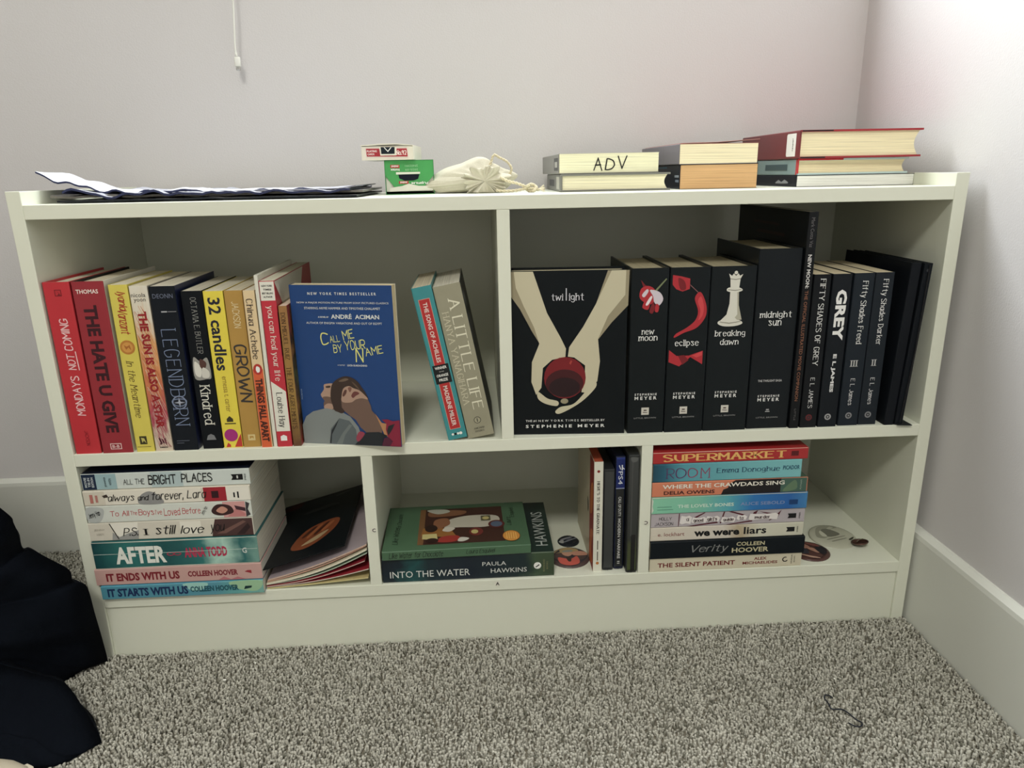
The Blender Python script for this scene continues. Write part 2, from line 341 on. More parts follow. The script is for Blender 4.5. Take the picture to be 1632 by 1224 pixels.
# carpet pile: short twisted yarn tufts, most of them where the photograph looks
def carpet():
    import numpy as np
    rng = np.random.default_rng(3); sp = .0036
    P = []
    for (xa, xb, ya, yb) in ((-.5, XR-.012, -.62, .0006), (-.5, -.001, .004, YB-.012)):
        gx, gy = np.meshgrid(np.arange(xa, xb, sp), np.arange(ya, yb, sp)); P.append(np.stack([gx.ravel(), gy.ravel()], 1))
    P = np.concatenate(P); n = len(P); P = P+rng.uniform(-.5, .5, (n, 2))*sp
    P[:, 0] = np.minimum(P[:, 0], XR-.014)
    big = np.array([noise.noise(Vector((x*22, y*22, 0))) for x, y in P])
    h = .0048+rng.uniform(-.0012, .0012, n)+big*.0012; r = rng.uniform(.0012, .0024, n)
    an = rng.uniform(0, 2*np.pi, n); ln = rng.uniform(.0008, .0034, n); dx = np.cos(an)*ln; dy = np.sin(an)*ln; t0 = rng.uniform(0, 2*np.pi, n)
    V = np.zeros((n, 9, 3))
    for k in range(4):
        a = t0+k*np.pi/2
        V[:, k] = np.stack([P[:, 0]+np.cos(a)*r*.8, P[:, 1]+np.sin(a)*r*.8, np.full(n, -.001)], 1)
        a = a+.8; rr = r*rng.uniform(.75, 1.25, n)
        V[:, 4+k] = np.stack([P[:, 0]+dx*.7+np.cos(a)*rr, P[:, 1]+dy*.7+np.sin(a)*rr, h*.82], 1)
    V[:, 8] = np.stack([P[:, 0]+dx, P[:, 1]+dy, h], 1)
    fs = []
    for k in range(4):
        j = (k+1) % 4; fs += [(k, j, 4+j), (k, 4+j, 4+k), (4+k, 4+j, 8)]
    F = (np.array(fs)[None]+np.arange(n)[:, None, None]*9).reshape(-1)
    me = bpy.data.meshes.new('carpet_pile'); me.vertices.add(n*9); me.vertices.foreach_set('co', V.ravel()); nf = n*12
    me.loops.add(nf*3); me.polygons.add(nf); me.loops.foreach_set('vertex_index', F); me.polygons.foreach_set('loop_start', np.arange(nf)*3)
    me.polygons.foreach_set('loop_total', np.full(nf, 3)); me.update(); me.validate()
    m = bpy.data.materials.new('yarn'); m.use_nodes = True; nt = m.node_tree; p = nt.nodes['Principled BSDF']; p.inputs['Roughness'].default_value = .95; p.inputs['Specular IOR Level'].default_value = .1
    g = nt.nodes.new('ShaderNodeNewGeometry'); cr = nt.nodes.new('ShaderNodeValToRGB'); e = cr.color_ramp.elements
    e[0].position = 0; e[0].color = (.17, .165, .13, 1); e[1].position = 1; e[1].color = (.54, .525, .455, 1)
    k = e.new(.3); k.color = (.385, .37, .315, 1)
    nt.links.new(g.outputs['Random Per Island'], cr.inputs[0]); nt.links.new(cr.outputs[0], p.inputs['Base Color'])
    me.materials.append(m); o = bpy.data.objects.new('carpet_pile', me); COL.objects.link(o); tag(o, 'short grey beige carpet pile covering the floor', 'carpet', None, 'stuff')
carpet()

# ================================================================ the bookshelf
W, H, H1, ZM, ZB, TB, TP, D_ = 1.14, .6275, .6121, .3037, .0965, .0165, .0166, .30
mel = mat(221, 223, 206, .38, 1.0, .45)
sh = empty('bookshelf', Matrix.Identity(4)); tag(sh, 'low white laminate bookshelf with two tiers, standing against the lilac wall', 'bookshelf')
def board(name, a, b_, m=mel):
    q = MB(); q.box(a, b_, 0, .0006); return q.build(name, m, sh)
board('side_panel', (0, 0, 0), (TP, D_, H)); board('side_panel', (W-TP, 0, 0), (W, D_, H))
board('top_board', (TP, 0, H1-TB), (W-TP, D_-.004, H1)); board('middle_board', (TP, 0, ZM-TB), (W-TP, D_-.006, ZM)); board('bottom_board', (TP, 0, ZB-TB), (W-TP, D_-.006, ZB))
board('divider', (.5623, .0004, ZM), (.578, D_-.008, H1-TB)); board('divider', (.3771, .0004, ZB), (.3922, D_-.008, ZM-TB)); board('divider', (.7478, .0004, ZB), (.7628, D_-.008, ZM-TB))
board('plinth', (TP, .003, 0), (W-TP, .019, ZB-TB)); board('back_panel', (TP, D_-.0075, .02), (W-TP, D_-.0045, H1-TB))
def sticker(ch, x, z, rot):
    b = MB(); b.add([(x+a*.001, -.0002, z+c*.001) for a, c in disc(0, 0, 4, 3.6)], [tuple(range(24))], 0)
    v, f = sans_text(ch, .02); xs = [p[0] for p in v]; ys = [p[1] for p in v]; cx, cy = (min(xs)+max(xs))/2, (min(ys)+max(ys))/2; s = .0052/(max(ys)-min(ys)); c, d = math.cos(rot), math.sin(rot)
    b.add([(x+s*(c*(p[0]-cx)-d*(p[1]-cy)), -.0005, z+s*(d*(p[0]-cx)+c*(p[1]-cy))) for p in v], f, 1)
    b.build('letter_sticker', [mat(224, 222, 208, .5), BK], sh)
sticker('C', .3873, .1803, 0); sticker('C', .7569, .1744, math.pi); sticker('A', .5513, .0904, 0)

# ================================================================ upper shelf, left bay
GL1 = 'books standing upright in the upper left bay'
def up(label, x0, x1, h, depth, y=.003, **k):
    return book(label, (x1-x0)*1000-.3, depth, h, (x0, y, ZM), group=None, **k)
B = up('bright red hardback book with brush-lettered white title, leftmost on the upper shelf', .0185, .0505, 219, 146, spine=(190, 38, 48), hard=True, page=(215, 210, 190))
print_on(B, 'title_lettering', ink(235, 190, 190), [('MONDAYS', 'handb', 77, 17, 52, 11), ('NOT', 'handb', 121, 17, 21, 10), ('COMING', 'handb', 155, 17, 40, 11)], 'su')
patch(B, 'title_underline', [(ink(235, 190, 190), [(110, 24), (134, 23.2), (134, 24.4), (110, 25.2)])], 'su')
print_on(B, 'author_lettering', ink(110, 20, 28), [('JACKSON', 'hand', 198, 18, 20, 5)], 'sd')
patch(B, 'publisher_mark', [(ink(120, 22, 30), rect(9, 13, 17, 21)), (ink(185, 38, 48), rect(10, 14, 16, 20)), (ink(120, 22, 30), [(10, 14), (13, 18), (16, 16), (16, 20), (12, 17.5)])], 'sd')
B = up('dark red hardback book with heavy black capitals and a white jacket edge', .0525, .0905, 219, 148, y=.002, spine=(150, 38, 48), left=(25, 22, 24), right=(222, 218, 205), hard=True)
print_on(B, 'title_lettering', ink(58, 22, 30), [('THE HATE U GIVE', 'black', 110, 17.5, 163, 16)], 'sd')
print_on(B, 'author_lettering', ink(235, 215, 205), [('THOMAS', 'bold', 17.5, 207, 26, 5.2)], 'sh')
patch(B, 'publisher_mark', [(ink(225, 190, 185), rect(206, 11, 214, 25)), (ink(140, 36, 46), rect(207, 12, 213, 24))], 'sd')
print_on(B, 'publisher_lettering', ink(225, 190, 185), [('B+B'.replace('+', '-'), 'bold', 18, 9, 9, 4)], 'sh', 3)
B = up('yellow paperback book with red script author name and orange disc on spine', .0945, .1175, 214, 136, spine=(212, 196, 72), page=(222, 214, 190))
print_on(B, 'author_lettering', ink(165, 35, 30), [('Iyanla', 'scriptb', 20, 13, 24, 12), ('Vanzant', 'scriptb', 46, 12, 30, 12)], 'sd')
patch(B, 'emblem', [(ink(185, 120, 40), disc(77, 11, 9)), (ink(205, 145, 60), disc(77, 11, 6.5)), (ink(170, 100, 35), [(74, 7), (80, 9), (77, 12), (81, 15), (74, 14), (76, 10)])], 'sd')
print_on(B, 'title_lettering', ink(85, 60, 30), [('In the Meantime', 'italic', 131, 10.5, 75, 9)], 'sd')
patch(B, 'publisher_mark', [(ink(60, 55, 30), rect(193, 6, 204, 15)), (ink(190, 180, 90), [(195, 8), (202, 9), (199, 11), (203, 14), (196, 12)]), (ink(90, 80, 35), rect(207, 2, 207.6, 19))], 'sd')
sun = ramp('Z', .213, [(0, (205, 190, 170)), (.1, (205, 188, 168)), (.2, (170, 70, 85)), (.45, (200, 120, 80)), (.65, (215, 160, 105)), (.85, (215, 205, 185)), (1, (218, 212, 196))], .5, 90, .4, (3, 1, .35))
B = up('white paperback book spine covered in orange and pink threads with red title', .1185, .1405, 212, 136, spine=(212, 205, 190), right=(200, 190, 170), smat=sun)
thr = [ink(176, 96, 52), ink(196, 130, 70), ink(150, 60, 80), ink(160, 78, 52), ink(222, 210, 190)]; rt = random.Random(5); V = []; F = []; ix = []
for k in range(150):      # fine printed threads fanning over the spine, one print
    a_ = rt.uniform(22, 196); b_ = rt.uniform(1, 13); L_ = rt.uniform(14, 34); dr = rt.uniform(.18, .5); c_ = rt.uniform(.3, .6); e_ = .00012+.0000006*k
    m_i = 4 if rt.random() < .25 else (2 if a_ > 125 else (0 if rt.random() < .5 else 1))
    P = [(a_, b_), (min(207, a_+L_), min(20.6, b_+L_*dr)), (min(207, a_+L_), min(20.9, b_+L_*dr+.3)), (a_, b_+c_)]
    n = len(V); V += [(q[1]*.001, -e_, (212-q[0])*.001) for q in P]; F.append((n, n+1, n+2, n+3)); ix.append(m_i)
tag(mesh('thread_print', V, F, thr, ix, B['root']), kind='stuff')
print_on(B, 'title_lettering', ink(150, 28, 34), [('THE SUN IS ALSO A STAR', 'black', 106, 11, 150, 10.5)], 'sd', 3)
print_on(B, 'author_lettering', ink(45, 40, 42), [('nicola', 'sans', 10, 201, 17, 5), ('yoon', 'sans', 11, 194, 14, 5)], 'sh')
patch(B, 'publisher_mark', [(BK, [(194, 6), (204, 7), (201, 11), (204, 15), (194, 15), (196, 11)])], 'sd')
print_on(B, 'publisher_lettering', BK, [('EMBER', 'bold', 11, 5, 10, 2)], 'sh')
B = up('thick black paperback book with thin silver-blue outlined title and a navy cover', .1415, .1725, 211, 138, spine=(34, 36, 42), right=(32, 40, 74), page=(215, 208, 190))
print_on(B, 'author_lettering', ink(105, 112, 132), [('DEONN', 'sans', 15.5, 199, 24, 5.5)], 'sh')
print_on(B, 'title_lettering', ink(120, 135, 165), [('LEGENDBORN', 'thinserif', 115, 16, 127, 19)], 'sd')
patch(B, 'emblem', [(ink(130, 140, 165), disc(147, 16, 9, 9)), (ink(30, 34, 44), disc(147, 16, 7.6, 7.6)), (ink(170, 175, 190), [(140, 16), (146, 17.3), (154, 16), (146, 14.7)]), (ink(170, 175, 190), [(147, 9), (148.3, 16), (147, 23), (145.7, 16)])], 'sd')
patch(B, 'bestseller_line', [(ink(165, 165, 168), rect(11, 179, 18, 180.6)), (ink(120, 120, 125), rect(19, 179.3, 29, 180.3))], 'sh')
patch(B, 'publisher_mark', [(ink(80, 86, 98), rect(5, 12.4, 21, 13.4)), (ink(80, 86, 98), rect(5, 9.4, 14, 10.4))], 'sh')
B = up('black paperback book with a small torn photo square above its white serif title', .1775, .2028, 204, 134, y=.005, spine=(26, 28, 32), right=(60, 60, 58), page=(205, 198, 180))
print_on(B, 'author_lettering', ink(175, 175, 168), [('OCTAVIA E. BUTLER', 'thinserif', 43, 14, 70, 7)], 'sd')
patch(B, 'cover_photo', [(ink(150, 148, 140), [(83, 4), (110, 3), (111, 17), (108, 23), (84, 21), (88, 12)], 's'), (ink(215, 212, 200), [(88, 5), (104, 4), (108, 10), (96, 12)], 's'), (ink(85, 55, 48), [(85, 12), (95, 11), (98, 16), (90, 19)], 's'), (ink(205, 202, 190), [(96, 14), (108, 12), (109, 20), (101, 21)], 's')], 'sd')
print_on(B, 'title_lettering', ink(215, 213, 200), [('Kindred', 'serif', 145, 13, 54, 13)], 'sd')
patch(B, 'publisher_mark', [(ink(120, 122, 124), [(186, 8), (192, 6), (192, 18), (186, 16), (184, 12)])], 'sd')
B = up('yellow paperback book with large black numeral title and magenta figure at the foot', .2035, .2278, 203, 133, y=.006, spine=(226, 206, 48), page=(215, 208, 188))
print_on(B, 'title_lettering', ink(35, 36, 50), [('32 candles', 'bold', 54, 12, 92, 15)], 'sd')
print_on(B, 'author_lettering', ink(150, 118, 40), [('ernessa t. carter', 'sans', 131, 12, 47, 5.5)], 'sd')
patch(B, 'emblem', [(ink(60, 55, 30), [(164, 8), (168, 8), (168, 16), (164, 16), (160, 12)]), (ink(60, 55, 30), rect(169.5, 5, 171, 19)), (ink(165, 40, 120), disc(186, 11, 8.5, 8.5)), (ink(190, 50, 40), [(184, 23.6), (202, 23.6), (202, 14), (196, 17), (190, 20)]), (ink(190, 50, 40), [(202, 3), (196, 6), (199, 9), (202, 9)])], 'sd')
B = up('mustard gold paperback book with dark hand-drawn block title, between the yellow and orange books', .2285, .251, 203, 133, y=.006, spine=(176, 136, 58), page=(205, 195, 170))
print_on(B, 'author_lettering', ink(225, 210, 165), [('JACKSON', 'hand', 30, 12, 33, 9)], 'sd')
print_on(B, 'title_lettering', ink(56, 52, 50), [('GROWN', 'handb', 105, 11.5, 76, 16)], 'sd')
patch(B, 'publisher_mark', [(ink(212, 190, 130), rect(186, 7, 194, 16)), (ink(176, 136, 58), [(188, 9), (192, 9), (190, 12), (192, 14), (188, 14)])], 'sd')
B = up('slim paperback book, cream above and orange below, with a small penguin oval', .2522, .2665, 203, 132, spine=(222, 196, 150), left=(222, 196, 150), page=(215, 205, 185))
patch(B, 'lower_band', [(ink(214, 92, 44), rect(99, .7, 203, 13.2)), (ink(180, 50, 40), disc(99, 7, 7, 5.5)), (WH, [(95, 6), (99, 4.6), (103, 6), (102, 9), (97, 9.4)], 's')], 'sd')
print_on(B, 'author_lettering', ink(60, 50, 48), [('Chinua Achebe', 'serif', 48, 6.8, 76, 8)], 'sd', 4)
print_on(B, 'title_lettering', ink(70, 38, 30), [('THINGS FALL APART', 'black', 153, 6.8, 84, 9)], 'sd', 4)
B = up('very slim plain white book, tall, squeezed beside the red paperback', .2674, .2724, 221, 170, spine=(218, 216, 200), page=(222, 220, 208))
B = up('red and white paperback book with a slanting white panel low on its spine', .2726, .2915, 214, 196, spine=(192, 40, 56), right=(176, 38, 50), page=(215, 210, 190))
patch(B, 'print_panels', [(ink(222, 220, 205), rect(.8, .8, 24, 18)), (ink(222, 220, 205), [(126, .8), (140, 18), (193, 18), (193, .8)])], 'sd')
print_on(B, 'bestseller_lettering', ink(50, 48, 48), [('NEW YORK', 'bold', 9.5, 208, 13, 2.2), ('TIMES', 'bold', 9.5, 203.5, 10, 2.2), ('BEST SELLING', 'bold', 9.5, 199, 13, 2.2), ('AUTHOR', 'bold', 9.5, 194.5, 11, 2.2)], 'sh', 3)
print_on(B, 'title_lettering', ink(232, 218, 205), [('you can heal your life', 'serif', 78, 9.5, 96, 9)], 'sd', 3)
print_on(B, 'author_lettering', ink(45, 42, 44), [('Louise Hay', 'serif', 164, 8.5, 47, 9.5)], 'sd', 4)
patch(B, 'publisher_mark', [(WH, [(200, 5), (206, 5), (206, 13), (200, 13), (198, 9)])], 'sd')
patch(B, 'cover_print', [(ink(214, 208, 190), [(0, 213), (150, 213), (125, 180), (30, 180)]), (ink(60, 30, 34), [(0, 175), (40, 178), (40, 120), (0, 120)])], 'cov')
gold = ramp('Z', .183, [(0, (96, 62, 40)), (.3, (150, 118, 60)), (1, (150, 108, 62))], .3, 60)
pic = ramp('Z', .183, [(0, (150, 40, 34)), (.12, (120, 60, 34)), (.2, (40, 30, 24)), (.3, (150, 100, 50)), (.42, (46, 34, 26)), (.5, (86, 96, 50)), (.58, (60, 40, 28)), (.66, (160, 110, 60)), (.75, (50, 34, 26)), (.86, (138, 60, 42)), (1, (150, 46, 40))], .35, 55)
B = up('short slim golden brown paperback book beside the red and white one', .2925, .3032, 183, 128, spine=(160, 126, 66), page=(222, 200, 180), smat=gold, rmat=pic)
print_on(B, 'title_lettering', ink(46, 28, 18), [('DON MIGUEL RUIZ', 'serif', 38, 5, 60, 5.6), ('THE FOUR AGREEMENTS', 'serif', 118, 5, 82, 6)], 'sd')

# the blue book turned to show its front
B = book('blue paperback book facing forward, film-poster cover with yellow handwritten title', 15, 132, 207, (.3080, .0145+.0145*.98, ZM), 'face', turn=math.radians(-12.4), spine=(36, 68, 116), left=(200, 196, 180), right=(30, 70, 128), page=(205, 190, 150), rmat=cov(27, 66, 122, .33))
yel = ink(222, 220, 120)
print_on(B, 'heading_lettering', ink(218, 220, 215), [('N E W   Y O R K   T I M E S   B E S T S E L L E R', 'bold', 68, 10.5, 88, 3.4), ('NOW A MAJOR MOTION PICTURE FROM SONY PICTURES CLASSICS', 'sans', 68, 22, 118, 2.9), ('STARRING ARMIE HAMMER AND TIMOTHEE CHALAMET', 'sans', 67, 28.5, 98, 2.9),
   ('A NOVEL BY', 'bold', 42, 39.5, 14, 2), ('ANDRÉ  ACIMAN', 'bold', 83, 38.2, 62, 6.8), ('AUTHOR OF ENIGMA VARIATIONS AND OUT OF EGYPT', 'sans', 68, 47, 98, 2.7), ('A FILM BY', 'sans', 60, 100.5, 10, 1.6), ('LUCA GUADAGNINO', 'bold', 81, 100.5, 26, 2.4)], 'covr')
print_on(B, 'title_lettering', yel, [('C', 'hand', 41, 67, 11, 16, .1), ('ALL', 'hand', 54, 67, 13, 9, .15), ('ME', 'hand', 72, 61, 15, 12, .2), ('BY', 'hand', 57, 79, 12, 11, .1), ('YOUR', 'hand', 80, 74, 27, 13, .1), ('N', 'hand', 85, 87, 11, 19, 0), ('AME', 'hand', 104, 81, 24, 11, .2)], 'covr')
print_on(B, 'publisher_lettering', ink(150, 170, 190), [('PICADOR', 'sans', 3, 140, 14, 1.6, 1.57)], 'covr')
def C(*P): return [((x-(90+(y-165)*.088))*(132/(632-(y-165)*.038)), min(206.2, (y-168)*207/938)) for x, y in P]
def D2(*P): return [(max(.3, min(131.6, x)), min(206.3, y)) for x, y in C(*[((x/8.16+40)*3.6, (y/8.16+170)*3.6) for x, y in P])]
skin, skd, hair, grey, dk, red = ink(172, 140, 120), ink(112, 88, 76), ink(62, 48, 42), ink(128, 134, 132), ink(38, 42, 46), ink(136, 34, 58)
patch(B, 'cover_picture', [
 (ink(30, 36, 46), D2((70, 790), (200, 695), (330, 640), (500, 640), (500, 690), (90, 800))), (ink(176, 172, 160), D2((90, 790), (200, 705), (330, 650), (500, 650), (500, 672), (250, 712), (120, 792))),
 (skd, D2((345, 540), (400, 500), (490, 520), (500, 645), (400, 655), (355, 625)), 's'), (skin, D2((350, 590), (400, 552), (465, 562), (475, 620), (420, 640), (362, 630)), 's'),
 (skin, D2((305, 430), (330, 392), (352, 350), (348, 305), (380, 283), (500, 285), (520, 420), (470, 540), (385, 535), (330, 480)), 's'), (skd, D2((330, 470), (400, 455), (470, 480), (470, 545), (385, 540)), 's'), (hair, D2((378, 316), (440, 306), (436, 332), (388, 336)), 's'),
 (grey, [(0, 206.5), (0, 182), (6, 170), (16, 163), (34, 158), (52, 161), (66, 168), (76, 182), (82, 206.5)]), (ink(92, 100, 102), D2((420, 1110), (440, 900), (560, 750), (700, 780), (790, 900), (820, 1110))), (ink(110, 118, 116), D2((520, 1110), (600, 960), (700, 830), (740, 840), (640, 980), (600, 1110))), (dk, D2((425, 1100), (450, 920), (560, 755), (510, 870), (455, 980), (445, 1110))),
 (hair, D2((452, 340), (480, 268), (550, 208), (650, 172), (745, 188), (825, 240), (885, 320), (940, 400), (968, 478), (880, 440), (700, 420), (640, 520), (640, 640), (600, 680), (540, 662), (495, 640), (468, 560), (444, 470)), 's'), (ink(110, 92, 76), D2((560, 240), (650, 200), (700, 215), (620, 245)), 's'), (ink(96, 78, 64), D2((740, 240), (800, 280), (860, 360), (800, 310)), 's'),
 (skd, D2((590, 470), (700, 470), (860, 430), (965, 478), (1002, 560), (1012, 622), (1100, 720), (1155, 820), (1150, 940), (1040, 925), (940, 935), (860, 870), (790, 760), (700, 700), (640, 650), (600, 600))), (skin, D2((600, 440), (625, 340), (700, 302), (770, 330), (840, 352), (905, 402), (965, 474), (880, 462), (800, 480), (740, 520), (650, 530), (600, 510)), 's'),
 (ink(96, 64, 56), D2((612, 430), (640, 362), (672, 356), (664, 404), (630, 446)), 's'), (ink(110, 62, 58), D2((735, 430), (772, 376), (826, 378), (846, 402), (800, 430), (760, 462)), 's'), (ink(128, 88, 74), D2((690, 330), (725, 312), (742, 336), (718, 386)), 's'),
 (ink(180, 128, 84), D2((1062, 668), (1150, 790), (1212, 800), (1204, 880), (1232, 985), (1180, 945), (1142, 850))),
 (red, D2((1150, 745), (1230, 738), (1300, 762), (1436, 745), (1436, 1170), (1230, 1170), (1232, 985), (1204, 880), (1212, 800))), (dk, D2((1220, 900), (1240, 830), (1330, 795), (1290, 880), (1240, 960))), (dk, D2((780, 1130), (820, 1060), (880, 985), (940, 930), (1110, 918), (1230, 965), (1170, 1000), (1150, 1130))), (ink(150, 60, 78), D2((795, 1020), (832, 932), (880, 925), (912, 958), (830, 1062)), 's'), (ink(84, 34, 54), D2((1150, 1130), (1180, 1000), (1240, 985), (1300, 1040), (1260, 1130)))], 'covr', 1)
# the two leaning books
ln = math.radians(-10.6)
B = book('teal paperback book with a red title panel and black prize label, leaning left', 25, 134, 203, (.4925, .003, ZM), lean=ln, spine=(52, 138, 142), right=(60, 140, 144), page=(200, 190, 165))
patch(B, 'title_panel', [(ink(214, 150, 130), rect(15.4, 5.4, 189, 19.6)), (ink(178, 40, 40), rect(16, 6, 188.4, 19)), (ink(26, 28, 30), rect(101, 2.5, 126, 23)), (WH, disc(196, 7.5, 1.6)), (BK, disc(196, 11, 1.6)), (WH, disc(196, 14.5, 1.6)), (WH, disc(196, 18, 2))], 'sd')
print_on(B, 'title_lettering', ink(228, 205, 195), [('THE SONG OF ACHILLES', 'bold', 59, 12.5, 78, 5.5), ('MADELINE MILLER', 'bold', 157, 12.5, 55, 5.5)], 'sd', 3)
print_on(B, 'prize_lettering', WH, [('WINNER', 'bold', 12.7, 98, 15, 3.6), ('OF THE', 'sans', 12.7, 93, 6, 1.2), ('ORANGE', 'bold', 12.7, 88, 15, 3.6), ('PRIZE', 'bold', 12.7, 82, 11, 3.6)], 'sh', 6)
B = book('thick grey-green paperback book with cream capitals and black cover, leaning on the teal one', 34.5, 136, 203, (.5186, .005, ZM+.0005), lean=ln, spine=(148, 144, 120), left=(148, 144, 120), right=(28, 30, 32), page=(200, 195, 178))
print_on(B, 'title_lettering', ink(222, 218, 192), [('A LITTLE LIFE', 'serif', 91, 22, 148, 14)], 'sd')
print_on(B, 'author_lettering', ink(196, 190, 162), [('HANYA YANAGIHARA', 'serif', 95, 8.5, 125, 8.5)], 'sd')
patch(B, 'publisher_mark', [(BK, disc(180, 17, 4.6)), (ink(160, 156, 130), disc(180, 17, 3.9)), (BK, rect(177.5, 16.4, 182.5, 17.4))], 'sd')
print_on(B, 'publisher_lettering', ink(50, 50, 44), [('ANCHOR', 'serif', 17, 12, 14, 2.6), ('BOOKS', 'serif', 17, 8, 12, 2.6)], 'sh')
patch(B, 'cover_print', [(ink(110, 112, 112), [(12, 186), (40, 190), (60, 170), (30, 165)]), (ink(80, 82, 84), [(14, 158), (50, 160), (90, 140), (20, 120)])], 'cov')

# ================================================================ upper shelf, right bay: black books
ser = 'serif'
B = book('large black hardback book facing forward, two pale arms cupping a red apple', 36, 148, 216, (.5790, .0150+.0365, ZM), 'face', turn=math.radians(-3.6), spine=(30, 32, 34), right=(28, 31, 33), hard=2, page=(205, 195, 165), gloss=.25)
def Tw(*P): return [((x-(78+(y-362)*.017))*148/572, (y-362)*216/810) for x, y in P]
ps, pd = ink(196, 188, 158), ink(150, 140, 112)
patch(B, 'cover_picture', [
 (pd, Tw((79, 364), (130, 364), (180, 480), (240, 620), (250, 700), (225, 705), (190, 650), (130, 540), (79, 470))),
 (ps, Tw((100, 364), (192, 364), (262, 560), (330, 680), (358, 735), (356, 776), (290, 790), (245, 830), (238, 930), (212, 965), (188, 900), (190, 800), (226, 710), (200, 630), (150, 530), (110, 440))),
 (pd, Tw((552, 364), (656, 364), (656, 530), (580, 610), (518, 690), (480, 700), (500, 520))),
 (ps, Tw((570, 364), (640, 364), (640, 480), (560, 580), (515, 690), (528, 800), (518, 900), (470, 960), (440, 955), (455, 870), (455, 820), (400, 780), (368, 775), (374, 728), (440, 630), (500, 520))),
 (ps, Tw((222, 950), (270, 985), (322, 1000), (318, 1024), (260, 1012), (222, 985)), 's'), (ps, Tw((500, 900), (512, 930), (440, 1005), (340, 1062), (310, 1055), (335, 1030), (400, 1015), (450, 965)), 's'), (pd, disc(69, 170, 5, 3.6)),
 (ink(120, 24, 30), disc(69.5, 138.5, 27, 28)), (ink(66, 22, 26), disc(69, 146, 24.5, 19)), (ink(40, 20, 24), disc(69, 151, 20, 13)), (ink(170, 60, 52), [(75, 119), (77, 115), (79, 116), (77, 121)])], 'covr', 1)
print_on(B, 'title_lettering', ink(214, 212, 218), [('twi', 'serif', 60, 33, 15, 8.5), ('l', 'thin', 71, 29.5, 1.1, 15.5), ('ight', 'serif', 83.5, 34, 19, 11.5)], 'covr', 12)
print_on(B, 'author_lettering', ink(228, 228, 224), [('THE #1 N E W  Y O R K  T I M E S  BESTSELLER BY', 'sans', 70, 197, 104, 3.2), ('S T E P H E N I E   M E Y E R', 'bold', 70, 204.5, 104, 4.2)], 'covr', 4)
def saga(label, x0, x1, h, y, title, tz, dep=140, logo=1, sub=None, spine=(33, 36, 37)):
    B = up(label, x0, x1, h, dep, y=y, spine=spine, hard=2, page=(178, 168, 138), gloss=.28); w = (x1-x0)*1000-.3; c = w/2-1
    print_on(B, 'title_lettering', ink(232, 232, 228), [(t, 'serif', c, h-z, L, hh) for t, z, L, hh in title], 'sh', 6)
    k = h*.755 if logo else h*.81
    print_on(B, 'author_lettering', ink(228, 228, 224), [('S T E P H E N I E', 'bold', c, h-k, 29, 3.0), ('M E Y E R', 'bold', c, h-k-5, 29, 4.4)], 'sh')
    if logo: patch(B, 'publisher_mark', [(ink(200, 196, 184), rect(c-5, h-k-28, c+5, h-k-18)), (ink(70, 50, 46), [(c-3, h-k-24), (c+3, h-k-24.6), (c+3, h-k-25.4), (c-3, h-k-25)]), (ink(70, 50, 46), rect(c-2, h-k-22.6, c+2, h-k-21))], 'sh')
    print_on(B, 'publisher_lettering', ink(150, 150, 148), [('LITTLE, BROWN', 'sans', c, h-k-(32.5 if logo else 30), 29, 2.2)], 'sh')
    return B
rd, rd2, pk = ink(176, 36, 46), ink(120, 24, 32), ink(206, 196, 204)
B = saga('black hardback book with a red and white ruffled tulip on its spine', .7282, .7766, 217, .005, [('new', 81, 17, 6), ('moon', 89, 25, 6)], 0)
patch(B, 'spine_picture', [(ink(120, 130, 90), [(30, 189), (44, 204), (45, 203), (31.5, 187)]), (rd2, [(12, 203), (18, 196), (26, 193), (24, 190), (16, 192)]), (rd, [(11, 181), (13, 192), (22, 195), (30, 190), (32, 180), (26, 172), (18, 174)], 's'), (pk, [(24, 190), (36, 187), (41, 178), (36, 170), (30, 174), (28, 182)], 's'),
 (rd, [(15, 168), (18, 176), (24, 172), (22, 165)], 's'), (pk, [(14, 184), (20, 191), (22, 188), (17, 181)], 's'), (rd2, [(24, 163), (28, 174), (31, 168), (28, 160)], 's'), (rd, [(31, 163), (32, 172), (36, 170), (35, 162)], 's'), (ink(226, 214, 216), [(19, 172), (25, 182), (27, 180), (22, 171)], 's')], 'sh')
B = saga('black hardback book with a twisting torn red ribbon on its spine', .7772, .8286, 217, .004, [('eclipse', 97, 31, 10)], 0)
patch(B, 'spine_picture', [(rd, [(3, 208), (14, 206), (25, 203), (25, 190), (16, 187), (8, 190), (3, 196)]), (rd2, [(10, 204), (18, 200), (20, 190), (13, 190)], 's'), (ink(140, 90, 90), [(25, 196), (36, 186), (37, 184), (26, 194)]), (rd, [(32, 178), (38, 186), (44, 178), (48, 164), (46, 152), (36, 140), (20, 134), (8, 128), (10, 133), (24, 141), (34, 150), (37, 162)], 's'),
 (ink(204, 62, 66), [(36, 174), (40, 180), (44, 168), (43, 156), (38, 150), (40, 162)], 's'), (rd, [(2, 112), (12, 104), (28, 104), (46, 110), (46, 92), (30, 102), (16, 90), (2, 96)]), (rd2, [(14, 104), (22, 105), (28, 98), (20, 92)]), (ink(204, 62, 66), [(32, 104), (45, 109), (45, 104), (38, 101)])], 'sh')
B = saga('black hardback book with a pale chess queen on its spine', .8290, .8870, 217, .004, [('breaking', 86, 40, 9.5), ('dawn', 96.5, 24, 8)], 0)
iv, iv2, ivd = ink(214, 212, 198), ink(176, 172, 152), ink(120, 116, 98)
